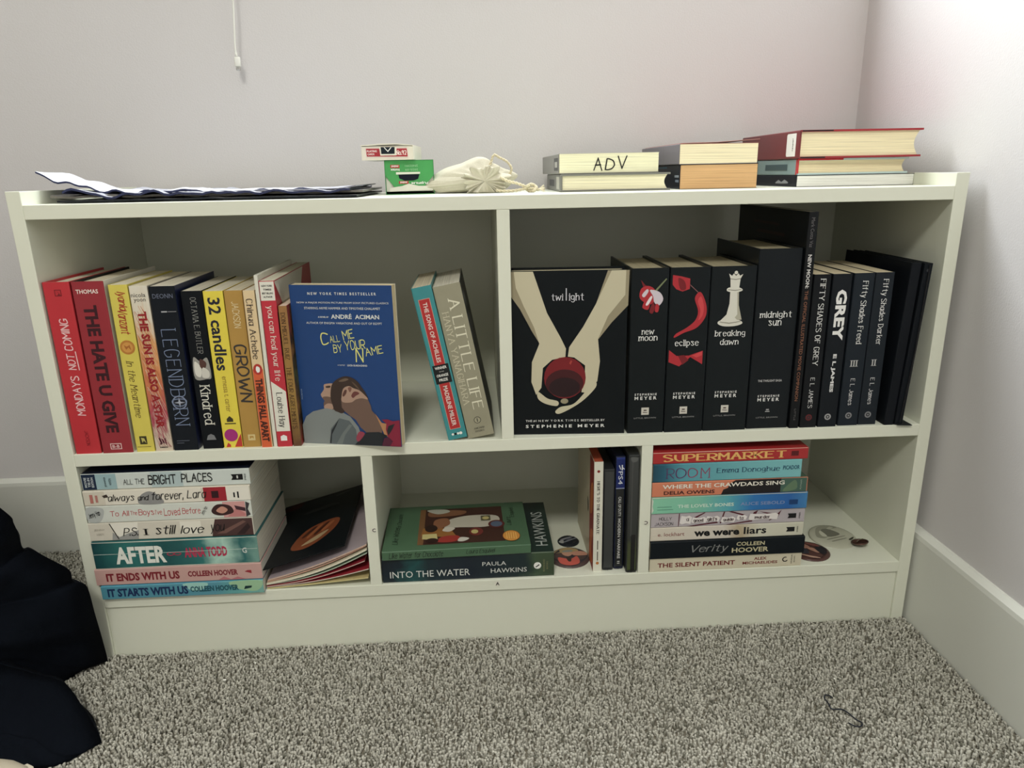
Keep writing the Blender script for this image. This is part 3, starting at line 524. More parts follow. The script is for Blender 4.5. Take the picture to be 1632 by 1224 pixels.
patch(B, 'spine_picture', [(iv, [(12, 144), (13, 148), (26, 151), (40, 148), (43, 144), (34, 141), (20, 141)], 's'), (iv, [(14, 148), (22, 156), (25, 170), (25, 186), (36, 186), (36, 170), (38, 156), (42, 149)]), (iv2, [(33, 152), (36, 156), (34, 184), (36, 186), (37, 168), (42, 149), (36, 149)]), (iv, [(21, 186), (22, 190), (31, 191), (39, 189), (40, 186), (31, 184)], 's'),
 (iv, [(25, 190), (24, 202), (22, 208), (26, 205), (28, 208), (31, 205), (34, 208), (36, 205), (40, 207), (37, 201), (36, 190)]), (iv, disc(31, 209, 2.2)), (ivd, [(22, 187.6), (31, 186.2), (39, 187.4), (39, 188), (31, 187), (22, 188.2)]), (ivd, [(24, 201), (31, 200), (37, 201), (37, 201.7), (31, 200.8), (24, 201.7)]), (ivd, [(14, 146.6), (26, 144.5), (41, 146.6), (41, 147.2), (26, 145.3), (14, 147.2)])], 'sh')
B = saga('thickest tall black hardback book with a small plain white title and bare spine', .8885, .9445, 237, .006, [('midnight', 84, 42, 10), ('sun', 94, 17, 7)], 0, 160, 0, spine=(34, 36, 38))
print_on(B, 'series_lettering', ink(180, 180, 178), [('THE TWILIGHT SAGA', 'bold', 27, 237-171, 32, 3)], 'sh')
patch(B, 'publisher_mark', [(ink(180, 180, 178), rect(24, 23, 30, 24)), (ink(150, 150, 150), rect(25, 25, 29, 27))], 'sh')
B = up('tallest black book, a thin wide paperback whose cover rises behind the others', .9452, .9580, 281, 236, y=.002, spine=(32, 31, 32), left=(20, 22, 25), page=(170, 165, 150), gloss=.3)
print_on(B, 'title_lettering', ink(210, 208, 204), [('NEW MOON:', 'bold', 73, 6, 42, 4.8)], 'sd')
print_on(B, 'subtitle_lettering', ink(146, 96, 68), [('THE OFFICIAL ILLUSTRATED MOVIE COMPANION', 'sans', 170, 6, 146, 4.2)], 'sd')
print_on(B, 'author_lettering', ink(100, 98, 98), [('Mark Cotta Vaz', 'sans', 25, 6, 36, 4.5), ('LITTLE', 'sans', 262, 6, 16, 2.4)], 'sd')
patch(B, 'cover_print', [(ink(52, 34, 32), [(60, 262), (150, 262), (150, 259), (60, 259)]), (ink(52, 34, 32), [(75, 250), (170, 250), (170, 246), (75, 246)])], 'covL')
def el(label, x0, x1, title, st, ts, tL, th, aut, as_, aL, num=None, ring=(120, 120, 120), spine=(36, 38, 41), y=.003, h=204):
    B = up(label, x0, x1, h, 132, y=y, spine=spine, page=(205, 192, 160), gloss=.33); w = (x1-x0)*1000-.3; c = w/2
    print_on(B, 'title_lettering', ink(228, 228, 224), [(title, st, ts, c+1, tL, th)], 'sd')
    print_on(B, 'author_lettering', ink(214, 214, 212), [(aut, st, as_, c, aL, 6)], 'sd')
    if num: print_on(B, 'volume_numeral', ink(185, 185, 182), [(num, 'serif', c-1, h-118, 3.6*len(num), 8.5)], 'sh')
    patch(B, 'publisher_mark', [(ink(*ring), disc(c, h-190, 4.4)), (ink(40, 42, 44), disc(c, h-190, 2.6)), (ink(*ring), disc(c, h-190, 1.2))], 'sh')
    return B
el('black paperback book with white serif capitals and a dull red ring at the foot', .9600, .9826, 'FIFTY SHADES OF GREY', 'serif', 62, 114, 7.5, 'E L JAMES', 156, 42, ring=(96, 28, 32), spine=(31, 31, 33))
el('black paperback book with the boldest short white title of the four grey-spined ones', .9845, 1.0097, 'GREY', 'black', 53, 66, 14, 'E L JAMES', 130, 52, ring=(160, 160, 160), spine=(33, 35, 39))
el('charcoal paperback book with three white strokes halfway down its spine', 1.0130, 1.0400, 'Fifty Shades Freed', 'serif', 51, 83, 9.5, 'E L James', 157, 37, 'III', ring=(130, 130, 132), spine=(44, 48, 54), y=.005)
el('charcoal paperback book with two white strokes halfway down its spine', 1.0412, 1.0660, 'Fifty Shades Darker', 'serif', 51, 86, 9, 'E L James', 157, 37, 'II', ring=(130, 130, 132), spine=(44, 47, 52), y=.006)
B = book('plain black hardback notebook leaning right, beside the charcoal books', 13, 165, 216, (1.0745, .001, ZM), lean=math.radians(2.3), spine=(26, 28, 33), hard=True, page=(195, 192, 182), cat='notebook', name='notebook', gloss=.5)
b = MB(); b.box((.0125, -.0006, .001), (.0133, .16, .0025)); b.build('ribbon_marker', mat(18, 19, 22, .8), B['root'])
B = book('plain black hardback notebook at the right end, with its lower cover slipping out', 11, 160, 215, (1.0885, .000, ZM+.0004), lean=math.radians(2.9), spine=(24, 27, 32), hard=True, page=(190, 188, 178), cat='notebook', name='notebook', gloss=.5)
patch(B, 'emblem', [(ink(60, 62, 66), disc(5.5, 206, 2))], 'sh')
b = MB(); b.tube([(.006, -.0012, .003), (.008, -.0015, .1), (.006, -.0012, .2125)], .0009, 6); b.build('elastic_band', mat(14, 15, 18, .8), B['root'])
b = MB(); b.box((.002, -.004, .0004), (.022, .04, .0014)); b.build('loose_flap', mat(18, 20, 24, .6), B['root'])

# ================================================================ lower shelf: stacks
def lie(label, x0, z0, L, T, depth, y=0, **k):
    """spine towards the viewer, title reading left to right; x0 left end, z0 underside"""
    return book(label, T-.15, depth, L, (x0+L*.001, y, z0), 'lie', **k)
cr = (214, 212, 196)
# left stack, from the bottom up
z = ZB
aqua = ramp('Z', .214, [(0, (120, 170, 160)), (.12, (100, 165, 160)), (.3, (84, 142, 158)), (1, (80, 142, 160))], .25, 30)
B = lie('pale blue and aqua paperback book with navy capitals, undermost of the left stack', .0200, z, 214, 20, 140, y=-.006, spine=(70, 150, 175), smat=aqua, page=(220, 216, 200)); z += .0205
patch(B, 'spine_print', [(ink(150, 200, 190), [(108, 19), (140, 19), (134, 10), (120, 8)], 's'), (ink(150, 190, 150), [(170, 19), (212, 19), (205, 4), (180, 8)], 's')], 'sd')
print_on(B, 'title_lettering', ink(26, 48, 88), [('IT STARTS WITH US', 'black', 61, 10, 106, 12.5)], 'sd', 3)
print_on(B, 'author_lettering', ink(30, 84, 96), [('COLLEEN HOOVER', 'black', 149, 10.5, 64, 8.5)], 'sd', 3)
patch(B, 'publisher_mark', [(ink(24, 54, 56), [(188, 7), (198, 9), (199, 12), (190, 12)])], 'sd', 3)
B = lie('pink paperback book with dark red capitals, second from the bottom of the left stack', .0150, z, 219, 24, 138, y=-.004, spine=(194, 154, 146), left=(186, 134, 130), page=(222, 218, 204)); z += .0245
print_on(B, 'title_lettering', ink(122, 28, 40), [('IT ENDS WITH US', 'black', 62, 11.5, 96, 12)], 'sd')
print_on(B, 'author_lettering', ink(126, 34, 48), [('COLLEEN HOOVER', 'black', 154, 12, 66, 8.5)], 'sd')
patch(B, 'publisher_mark', [(ink(150, 40, 52), [(196, 12), (205, 9), (205, 14), (200, 14)]), (ink(182, 110, 116), [(160, 1), (168, 6), (178, 1)]), (ink(182, 110, 116), [(176, 1), (186, 5), (196, 1)])], 'sd')
aft = ramp('Z', .215, [(0, (110, 150, 140)), (.1, (36, 96, 96)), (.22, (170, 205, 190)), (.34, (44, 110, 108)), (.55, (22, 76, 78)), (.75, (40, 108, 104)), (1, (26, 66, 70))], .35, 26)
B = lie('thick teal marbled paperback book with big white capitals, in the left stack', .0175, z, 215, 39, 142, y=-.003, spine=(36, 96, 96), smat=aft, page=(216, 212, 196)); z += .0395
print_on(B, 'title_lettering', ink(222, 224, 214), [('AFTER', 'black', 61, 18.5, 66, 25)], 'sd')
print_on(B, 'author_lettering', ink(176, 44, 78), [('ANNA TODD', 'black', 146, 19, 56, 15)], 'sd')
loop = [(94+6*math.cos(t)*(1 if t < 6.3 else 1), 18+2.4*math.sin(t)) for t in [k*.5 for k in range(13)]]
patch(B, 'infinity_mark', [(ink(166, 40, 70), disc(100, 18, 5, 2.6)), (ink(34, 92, 92), disc(100, 18, 3.6, 1.4)), (ink(166, 40, 70), disc(109, 18, 5, 2.6)), (ink(34, 92, 92), disc(109, 18, 3.6, 1.4))], 'sd')
patch(B, 'spine_crease', [(ink(196, 210, 200), [(1, 21.0), (100, 20.4), (214, 20.8), (214, 21.4), (100, 20.9), (1, 21.6)]), (ink(215, 212, 196), [(0, 38.2), (90, 37.4), (214, 38.3), (214, 38.8), (0, 38.8)]), (ink(210, 208, 190), [(0, .1), (214, .1), (214, .6), (120, 1.3), (0, .6)])], 'sd', 3)
print_on(B, 'publisher_lettering', ink(206, 212, 206), [('G', 'bold', 197, 19, 6, 8, 0)], 'sd', 3)
B = lie('cream paperback book with black script title and a brown photo at its right end', .0165, z, 213, 26, 138, spine=(206, 200, 184), page=cr); z += .0262
patch(B, 'spine_print', [(ink(228, 224, 210), [(27, 25), (64, 25), (62, 6), (36, 2)]), (ink(150, 150, 146), [(28, 1), (62, 1), (64, 14), (50, 10), (38, 5), (30, 12)]), (ink(226, 222, 206), rect(118, 5, 145, 24)), (ink(74, 50, 48), [(158, .6), (212, .6), (212, 25.2), (164, 25.2), (160, 12)]), (ink(112, 80, 72), [(164, 4), (200, 22), (204, 20), (176, 4)]), (ink(46, 30, 32), [(190, 2), (206, 18), (209, 12), (200, 2)]), (ink(60, 56, 52), [(27, 25), (36, 2), (37.4, 2), (28.4, 25)])], 'sd')
print_on(B, 'title_lettering', BK, [('P.S.', 'script', 53, 12, 20, 12), ('I', 'serif', 73, 11, 7, 9), ('still', 'script', 99, 13, 28, 13), ('love', 'script', 133, 12, 32, 12), ('you', 'script', 166, 11, 20, 14)], 'sd', 5)
print_on(B, 'author_lettering', ink(176, 170, 156), [('JENNY', 'sans', 14, 16, 14, 3.4), ('HAN', 'sans', 14, 10, 9, 3.4)], 'sd', 5)
B = lie('white paperback book with thin red script title in the left stack', .0180, z, 212, 24.3, 137, spine=(206, 210, 200), page=cr); z += .0245
patch(B, 'spine_print', [(ink(176, 180, 176), [(1, 22), (22, 20), (16, 2), (1, 3)], 's'), (ink(206, 150, 146), rect(175, 1, 204, 23.4)), (ink(190, 120, 118), [(180, 2), (192, 14), (203, 6), (203, 2)]), (ink(58, 34, 34), [(160, 12), (168, 20), (184, 18), (188, 8), (174, 4), (163, 6)], 's'), (ink(196, 140, 120), [(166, 11), (174, 17), (181, 12), (174, 7)], 's'), (ink(70, 40, 48), [(190, 18), (204, 14), (204, 9), (192, 12)]), (ink(60, 56, 60), [(204, 1), (210, 4), (207, 12), (210, 20), (205, 23)])], 'sd')
print_on(B, 'title_lettering', ink(186, 52, 60), [('To All', 'hand', 42, 12.5, 24, 8), ('The', 'hand', 60, 12.5, 9, 6), ('Boys', 'hand', 76, 12, 20, 11), ("I've", 'hand', 92, 12.5, 9, 7), ('Loved', 'hand', 109, 12, 21, 11), ('Before', 'hand', 134, 12.5, 24, 9)], 'sd')
print_on(B, 'author_lettering', BK, [('Jenny Han', 'handb', 10, 12, 16, 9, .3), ('Jenny Han', 'hand', 151, 12, 13, 6, 1.0)], 'sd', 5)
B = lie('cream paperback book with black script title and a red block towards the right end', .0180, z, 213, 21, 136, spine=(208, 200, 182), page=cr); z += .0212
patch(B, 'spine_print', [(ink(222, 216, 200), rect(27, 1, 150, 20)), (ink(140, 140, 138), [(70, .5), (72, 12), (84, 18), (95, 12), (100, .5)], 's'), (ink(158, 30, 44), rect(153, .6, 182, 20.4)), (ink(50, 18, 26), rect(163, 5, 172, 15)), (ink(226, 222, 208), rect(182, .6, 212, 20.4)), (ink(180, 110, 100), rect(8, 4, 12, 16)), (ink(180, 120, 110), rect(15, 5, 18, 15)), (ink(60, 50, 44), [(24, 14), (30, 16), (32, 12), (26, 11)]), (BK, rect(191, 5, 193, 12)), (BK, rect(196, 4, 198, 13))], 'sd')
print_on(B, 'title_lettering', BK, [('always', 'script', 48, 9.5, 34, 12), ('and', 'script', 76, 9.5, 15, 8), ('forever,', 'script', 107, 10.5, 40, 13), ('Lara', 'script', 144, 11.5, 26, 12)], 'sd', 6)
B = lie('white and pale blue paperback book with brushy black capitals, topmost of the left stack', .0180, z, 214, 22.6, 140, y=.003, spine=(200, 208, 202), right=(30, 34, 54), page=cr); z += .023
patch(B, 'spine_print', [(ink(26, 42, 66), rect(.6, .6, 18, 22)), (ink(148, 178, 182), rect(18, .6, 44, 22)), (ink(172, 190, 190), rect(88, 1, 128, 22)), (BK, [(190, 7), (192, 11), (190, 15), (205, 15), (205, 7)]), (ink(200, 204, 196), rect(197, 9, 199, 13))], 'sd')
print_on(B, 'edition_lettering', ink(200, 208, 210), [('MOVIE', 'bold', 5, 11, 14, 3, 1.57), ('TIE-IN', 'bold', 9.4, 11, 13, 3, 1.57), ('EDITION', 'bold', 13.8, 11, 14, 3, 1.57)], 'sd', 5)
print_on(B, 'author_lettering', ink(50, 60, 66), [('JENNIFER', 'sans', 30, 11, 14, 3, 1.57), ('NIVEN', 'sans', 36, 11, 9, 3, 1.57), ('EMBER', 'sans', 208, 11, 9, 2, 1.57)], 'sd', 5)
print_on(B, 'title_lettering', BK, [('ALL THE', 'hand', 66, 10, 27, 8), ('BRIGHT', 'handb', 102, 11.5, 36, 14), ('PLACES', 'handb', 146, 12.5, 40, 13)], 'sd', 5)

# right stack, from the bottom up
z = ZB
B = lie('cream paperback book with wide dark red capitals, undermost of the right stack', .7645, z, 216, 21, 138, y=.001, spine=(206, 198, 172), page=(210, 204, 180)); z += .0212
print_on(B, 'title_lettering', ink(112, 28, 32), [('THE SILENT PATIENT', 'bold', 66, 10, 110, 7)], 'sd')
print_on(B, 'author_lettering', ink(118, 34, 36), [('ALEX', 'bold', 157, 14.5, 18, 4.4), ('MICHAELIDES', 'bold', 157, 8, 50, 4.4)], 'sd')
print_on(B, 'publisher_lettering', BK, [('C', 'bold', 192, 11, 7, 8, .3), ('CELADON', 'sans', 202, 11, 14, 2, 1.57), ('BOOKS', 'sans', 206, 11, 10, 2, 1.57)], 'sd')
B = lie('black paperback book with thin silver script and gold capitals in the right stack', .7640, z, 218, 26, 139, y=-.001, spine=(30, 34, 38), page=(200, 190, 165)); z += .0262
print_on(B, 'title_lettering', ink(130, 132, 130), [('Verity', 'script', 84, 12.5, 52, 14)], 'sd')
print_on(B, 'author_lettering', ink(192, 184, 146), [('COLLEEN', 'bold', 141, 18.5, 40, 6), ('HOOVER', 'bold', 141, 9, 52, 7.5)], 'sd')
lia = ramp('Z', .215, [(0, (196, 194, 176)), (.3, (204, 202, 184)), (.42, (176, 160, 132)), (.5, (206, 198, 186)), (1, (206, 198, 182))], .15, 40)
B = lie('cream paperback book with bold black lowercase title in the right stack', .7640, z, 215, 20.5, 138, y=.002, spine=(204, 200, 182), smat=lia, page=(212, 206, 186)); z += .0207
print_on(B, 'title_lettering', BK, [('we were', 'black', 93, 9, 64, 8), ('liars', 'bold', 147, 11, 32, 11)], 'sd')
print_on(B, 'author_lettering', ink(120, 32, 40), [('e. lockhart', 'sans', 29, 10, 37, 5.6)], 'sd')
patch(B, 'publisher_mark', [(BK, [(191, 6.5), (193, 10), (191, 13.5), (203, 13.5), (203, 6.5)])], 'sd')
print_on(B, 'publisher_lettering', BK, [('EMBER', 'sans', 207, 10, 9, 2, 1.57)], 'sd')
B = lie('grey lilac paperback book with torn white paper scraps carrying its title', .7640, z, 215, 21.5, 138, y=.002, spine=(176, 168, 172), right=(222, 214, 214), page=(212, 206, 186)); z += .0217
wine = ink(84, 28, 40)
scr = []
for a0, a1, b0, b1 in ((40, 57, 4, 17), (56, 78, 5, 14), (76, 96, 6, 15), (97, 118, 4, 13), (119, 134, 7, 15), (136, 178, 6, 16)):
    scr.append((ink(222, 216, 212), [(a0, b0+2), (a0+3, b0), ((a0+a1)/2, b0+1.5), (a1-2, b0), (a1, b1-3), (a1-4, b1), ((a0+a1)/2, b1-1.4), (a0+2, b1)]))
scr2 = [(wine, [(38, 1), (39, 1), (40, 20.6), (38.6, 20.6)]), (wine, [(60, 14), (74, 20.6), (75.6, 20), (62, 12)]), (wine, [(96, 3), (101, 20.6), (103, 20.6), (98, 3)]), (wine, [(108, 20), (130, 13), (131, 15), (112, 20.8)]), (wine, [(138, 4), (143, 18), (149, 20.8), (145, 12), (141, 4)]), (wine, [(150, 19), (176, 14), (182, 20), (178, 10), (165, 4), (170, 12)]), (wine, [(50, 1), (92, 6), (94, 4), (60, .6)]), (wine, [(104, 1), (140, 6), (142, 4), (110, .6)])]
patch(B, 'spine_print', scr2+scr+[(BK, [(191, 7), (193, 10.5), (191, 14), (203, 14), (203, 7)])], 'sd')
print_on(B, 'title_lettering', ink(60, 34, 38), [('a', 'serif', 51, 11, 4, 4), ('good', 'serifb', 66, 9, 14, 5.5), ("girl's", 'serifb', 85, 10, 14, 6), ('guide', 'serifb', 108, 8.5, 15, 5), ('to', 'serifb', 126, 10.5, 6, 4.5), ('murder', 'serifb', 155, 10.5, 22, 4.5)], 'sd', 10)
print_on(B, 'author_lettering', ink(40, 36, 40), [('HOLLY', 'hand', 20, 13.5, 18, 5), ('JACKSON', 'hand', 18, 5.5, 26, 5.5), ('EMBER', 'sans', 208, 10.5, 9, 2, 1.57)], 'sd', 3)
bon = ramp('Z', .216, [(0, (60, 120, 170)), (.12, (34, 92, 160)), (.35, (40, 110, 172)), (.5, (84, 160, 172)), (.7, (120, 184, 160)), (1, (134, 196, 164))], .08, 16)
B = lie('paperback book whose spine fades from mint green to blue, in the right stack', .7635, z, 216, 25, 140, spine=(90, 160, 170), smat=bon, page=(205, 196, 170)); z += .0252
print_on(B, 'title_lettering', ink(200, 222, 206), [('THE LOVELY BONES', 'bold', 75, 10.5, 78, 5)], 'sd')
print_on(B, 'author_lettering', ink(120, 140, 180), [('ALICE SEBOLD', 'bold', 154, 10.5, 62, 5)], 'sd')
patch(B, 'spine_wear', [(ink(196, 200, 184), [(0, 23.4), (60, 24.1), (215, 23.6), (215, 24.6), (0, 24.6)]), (ink(200, 204, 190), [(0, .2), (3, 6), (1.5, 12), (2.6, 20), (0, 24)]), (ink(90, 150, 130), rect(8, 10, 28, 10.8)), (ink(90, 150, 130), rect(8, 6, 30, 6.8)), (ink(20, 60, 110), rect(191, 7, 203, 14))], 'sd', 2)
B = lie('orange, black and green paperback book with white capitals in the right stack', .7635, z, 214, 21.5, 140, spine=(206, 122, 88), right=(66, 90, 74), page=(206, 198, 172)); z += .0217
patch(B, 'spine_print', [(ink(28, 26, 28), [(95, .6), (98, 8), (104, 10), (106, 16), (114, 21), (177, 21), (177, .6)]), (ink(66, 96, 84), rect(177, .6, 213, 21)), (ink(94, 120, 92), [(180, 3), (196, 18), (200, 6), (190, 2)], 's')], 'sd')
print_on(B, 'title_lettering', ink(226, 222, 208), [('WHERE THE CRAWDADS SING', 'bold', 98, 15, 168, 6)], 'sd', 4)
print_on(B, 'author_lettering', ink(70, 34, 36), [('DELIA OWENS', 'bold', 51, 6, 70, 5.4)], 'sd', 4)
print_on(B, 'publisher_lettering', ink(160, 176, 160), [('PUTNAM', 'sans', 205, 11, 14, 2.2, 1.57)], 'sd', 4)
roo = ramp('Z', .203, [(0, (120, 180, 182)), (.3, (112, 174, 178)), (.8, (80, 146, 158)), (.92, (36, 90, 110)), (1, (24, 66, 84))], .06, 10)
B = lie('light teal paperback book with thin purple title letters in the right stack', .7640, z, 203, 26.5, 132, spine=(110, 170, 175), smat=roo, page=(200, 190, 165)); z += .0267
print_on(B, 'title_lettering', ink(92, 44, 92), [('R', 'thinserif', 23, 12.5, 12, 15), ('O', 'thin', 38, 12.5, 15, 15)], 'sd')
print_on(B, 'title_lettering', ink(150, 40, 80), [('O', 'thin', 54, 12.5, 14, 14), ('M', 'thinserif', 71, 12, 15, 15)], 'sd')
print_on(B, 'author_lettering', ink(28, 58, 92), [('Emma Donoghue', 'serif', 130, 13.5, 87, 9)], 'sd')
print_on(B, 'publisher_lettering', ink(24, 70, 96), [('PICADOR', 'bold', 189, 15, 23, 6)], 'sd')
B = lie('red paperback book with yellow circus-style capitals, topmost of the right stack', .7632, z, 211, 16.5, 132, spine=(168, 34, 36), page=(205, 196, 170)); z += .0167
print_on(B, 'title_lettering', ink(222, 172, 92), [('SUPERMARKET', 'serifb', 97, 8.2, 168, 11)], 'sd')
patch(B, 'publisher_mark', [(ink(90, 22, 26), rect(188, 5, 198, 12)), (ink(214, 190, 170), [(0, 15.6), (120, 15.3), (210, 15.7), (210, 16.2), (0, 16.2)])], 'sd')

# middle bay
wat = ramp('Z', .239, [(0, (58, 72, 52)), (.1, (60, 78, 56)), (.18, (26, 42, 44)), (.5, (22, 32, 44)), (.72, (26, 44, 50)), (.82, (30, 76, 76)), (.9, (18, 34, 44)), (1, (16, 26, 36))], .3, 30)
watc = ramp('Z', .239, [(0, (34, 50, 44)), (.2, (20, 34, 36)), (1, (20, 30, 36))], .3, 20)
B = lie('large dark teal hardback book with white capitals, lying under the green paperback', .3935, ZB, 237, 37.5, 156, y=.004, spine=(22, 38, 46), smat=wat, rmat=watc, lmat=watc, hard=2, page=(214, 208, 190), gloss=.3)
print_on(B, 'title_lettering', ink(212, 214, 208), [('INTO THE WATER', 'sans', 65, 12, 110, 10)], 'sd')
print_on(B, 'author_lettering', ink(206, 208, 202), [('PAULA', 'sans', 154, 23, 33, 6), ('HAWKINS', 'sans', 174, 12, 50, 7)], 'sd')
patch(B, 'publisher_mark', [(WH, disc(214, 17, 5.2)), (BK, [(211, 15), (216, 19), (217, 17.6), (212, 14)])], 'sd')
print_on(B, 'publisher_lettering', ink(140, 136, 96), [('RIVERHEAD', 'sans', 223, 17, 19, 2.2, 1.57), ('BOOKS', 'sans', 227.5, 17, 12, 2.2, 1.57)], 'sd')
print_on(B, 'cover_lettering', ink(168, 174, 168), [('HAWKINS', 'sans', 70, 15, 104, 17)], 'cov')
B = lie('green paperback book with painted cover and round orange sticker, lying on a dark one', .3955, ZB+.0377, 203, 13.6, 134, y=.002, spine=(72, 104, 76), page=(196, 190, 160), gloss=.4, turn=math.radians(1.2))
scpt = ink(26, 30, 26)
print_on(B, 'title_lettering', scpt, [('Like Water for Chocolate', 'script', 46, 7, 74, 9), ('Laura Esquivel', 'script', 134, 7, 40, 8)], 'sd')
print_on(B, 'cover_lettering', scpt, [('Like Water', 'script', 44, 187, 52, 8), ('for Chocolate', 'script', 88, 185, 46, 7), ('Laura', 'script', 72, 26, 26, 8), ('Esquivel', 'script', 100, 19, 32, 8)], 'cov')
patch(B, 'cover_picture', [(ink(66, 40, 32), rect(14, 34, 122, 156)), (ink(120, 84, 50), rect(14, 148, 122, 156)), (ink(150, 100, 44), [(30, 100), (60, 112), (62, 150), (40, 152)]), (ink(196, 184, 120), [(26, 128), (44, 130), (44, 150), (30, 150)]), (ink(190, 184, 166), [(52, 118), (60, 106), (58, 60), (72, 40), (92, 44), (96, 80), (88, 108), (74, 118)], 's'), (ink(140, 92, 62), [(58, 132), (84, 134), (90, 116), (70, 112)], 's'), (ink(46, 30, 26), disc(60, 138, 11, 9)), (ink(206, 198, 182), [(52, 122), (62, 116), (58, 104), (48, 112)], 's'),
 (ink(156, 50, 42), [(20, 128), (34, 122), (36, 102), (26, 96), (18, 108)], 's'), (ink(200, 196, 184), [(20, 100), (30, 96), (26, 84), (18, 92)], 's'), (ink(50, 30, 26), disc(24, 136, 7, 9)), (ink(126, 84, 56), [(96, 140), (116, 138), (112, 90), (98, 96)], 's'), (ink(176, 176, 160), [(104, 130), (118, 146), (119, 120), (110, 112)], 's'), (ink(112, 46, 40), disc(44, 74, 12, 10)), (ink(190, 176, 110), disc(44, 76, 6, 5)), (ink(92, 44, 40), disc(64, 44, 12)), (ink(84, 98, 118), disc(64, 44, 8.5)), (ink(96, 92, 66), rect(76, 52, 92, 66)), (ink(190, 176, 110), disc(84, 59, 5))], 'cov', 1)
patch(B, 'award_sticker', [(ink(120, 60, 24), disc(26, 25, 15.5, 12.5)), (ink(206, 140, 50), disc(26, 25, 14.6, 11.7))]+[(ink(232, 184, 96), rect(17, 18+3.2*k, 35, 19+3.2*k)) for k in range(5)], 'cov', 12)
# upright items at the right of the middle bay
def upl(label, x0, x1, h, depth, y, **k): return book(label, (x1-x0)*1000-.3, depth, h, (x0, y, ZB), **k)
B = upl('slim upright book with a white spine and mottled red edge, beside the round badges', .6860, .6990, 166, 150, .010, spine=(214, 212, 196), left=(190, 180, 152), right=(150, 40, 34), page=(170, 74, 46))
patch(B, 'red_edge', [(ink(140, 30, 28), rect(116, .5, 149.6, 165.5)), (ink(190, 96, 44), [(120, 5), (144, 12), (134, 30), (146, 60), (124, 50)], 's'), (ink(196, 110, 50), [(122, 80), (140, 90), (144, 130), (126, 120)], 's'), (BK, [(98, 92), (104, 88), (106, 76), (102, 70), (99, 80)], 's')], 'covL')
print_on(B, 'title_lettering', ink(60, 56, 50), [("HERE'S TO THE GRADUATE", 'serifb', 68, 6.2, 80, 4)], 'sd')
patch(B, 'small_print', [(ink(110, 104, 92), rect(118, 5.4, 132, 7)), (ink(110, 104, 92), rect(135, 5.4, 149, 7))], 'sd')
patch(B, 'emblem', [(ink(130, 40, 34), disc(14, 6.2, 2)), (ink(180, 110, 50), disc(153, 6.2, 2.2))], 'sd')
def case(label, x0, x1, h, depth, y, spine, shell, name='disc_case'):
    T = (x1-x0)*1000-.3; root = empty(name, Matrix.Translation((x0, y, ZB))); tag(root, label, 'case')
    t, d, hh = T*.001, depth*.001, h*.001; b = MB(); b.box((0, 0, 0), (t, d, hh), 0, .0014); b.build('shell', shell, root)
    b = MB(); b.box((t*.1, -.0005, .004), (t*.9, .001, hh-.004), 0, .0004); b.build('spine_insert', spine, root)
    b = MB(); b.box((t*.5-.0003, -.0008, .0002), (t*.5+.0003, .0004, .0036)); b.box((t*.12, -.0008, .001), (t*.88, .0002, .0032)); b.build('clip', shell, root)
    return {'root': root, 'dims': (T, depth, h)}
B = case('plain dark grey disc case without lettering, right of the white-spined book', .6999, .7152, 154, 135, .012, mat(58, 60, 60, .35), mat(38, 40, 42, .3))
B = case('slim black disc case with a blue band at the top of its spine', .7160, .7300, 171, 135, .014, mat(30, 32, 34, .3), mat(24, 30, 54, .25))
patch(B, 'blue_band', [(ink(24, 40, 104), rect(2, 1, 46, 12.6)), (ink(150, 160, 190), rect(46, 1, 47.2, 12.6)), (ink(40, 58, 130), rect(1, 1, 4, 12.6))], 'sd', 6)
print_on(B, 'console_lettering', ink(222, 226, 232), [('PS4', 'sans', 31, 6.8, 19, 6)], 'sd', 9)
patch(B, 'console_mark', [(ink(222, 226, 232), [(12, 8), (20, 8), (20, 9.6), (12, 9.6)]), (ink(222, 226, 232), [(13, 4), (19, 6.4), (18, 7.2), (12, 5)]), (ink(222, 226, 232), [(17, 9), (19, 12), (17.6, 12), (15, 9)])], 'sd', 9)
print_on(B, 'title_lettering', ink(196, 196, 192), [('CALL OF DUTY:', 'bold', 74, 6.6, 30, 4), ('MODERN WARFARE', 'bold', 123, 6.6, 62, 4), ('II', 'sans', 160, 6.6, 4, 3.4)], 'sd', 9)
gsp = ramp('Z', .177, [(0, (70, 80, 44)), (.25, (64, 70, 46)), (.3, (46, 48, 46)), (1, (58, 60, 60))], .1, 60, .4)
B = case('dark disc case with a mossy green lower half, right beside the partition', .7312, .7468, 177, 136, .003, gsp, mat(44, 46, 46, .3))
patch(B, 'spine_print', [(ink(84, 86, 84), rect(6, 5, 120, 6)), (ink(30, 30, 30), rect(118, 6, 175, 12)), (ink(92, 94, 92), [(3, 3), (10, 5), (9, 11), (4, 12)], 's')], 'sd', 6)

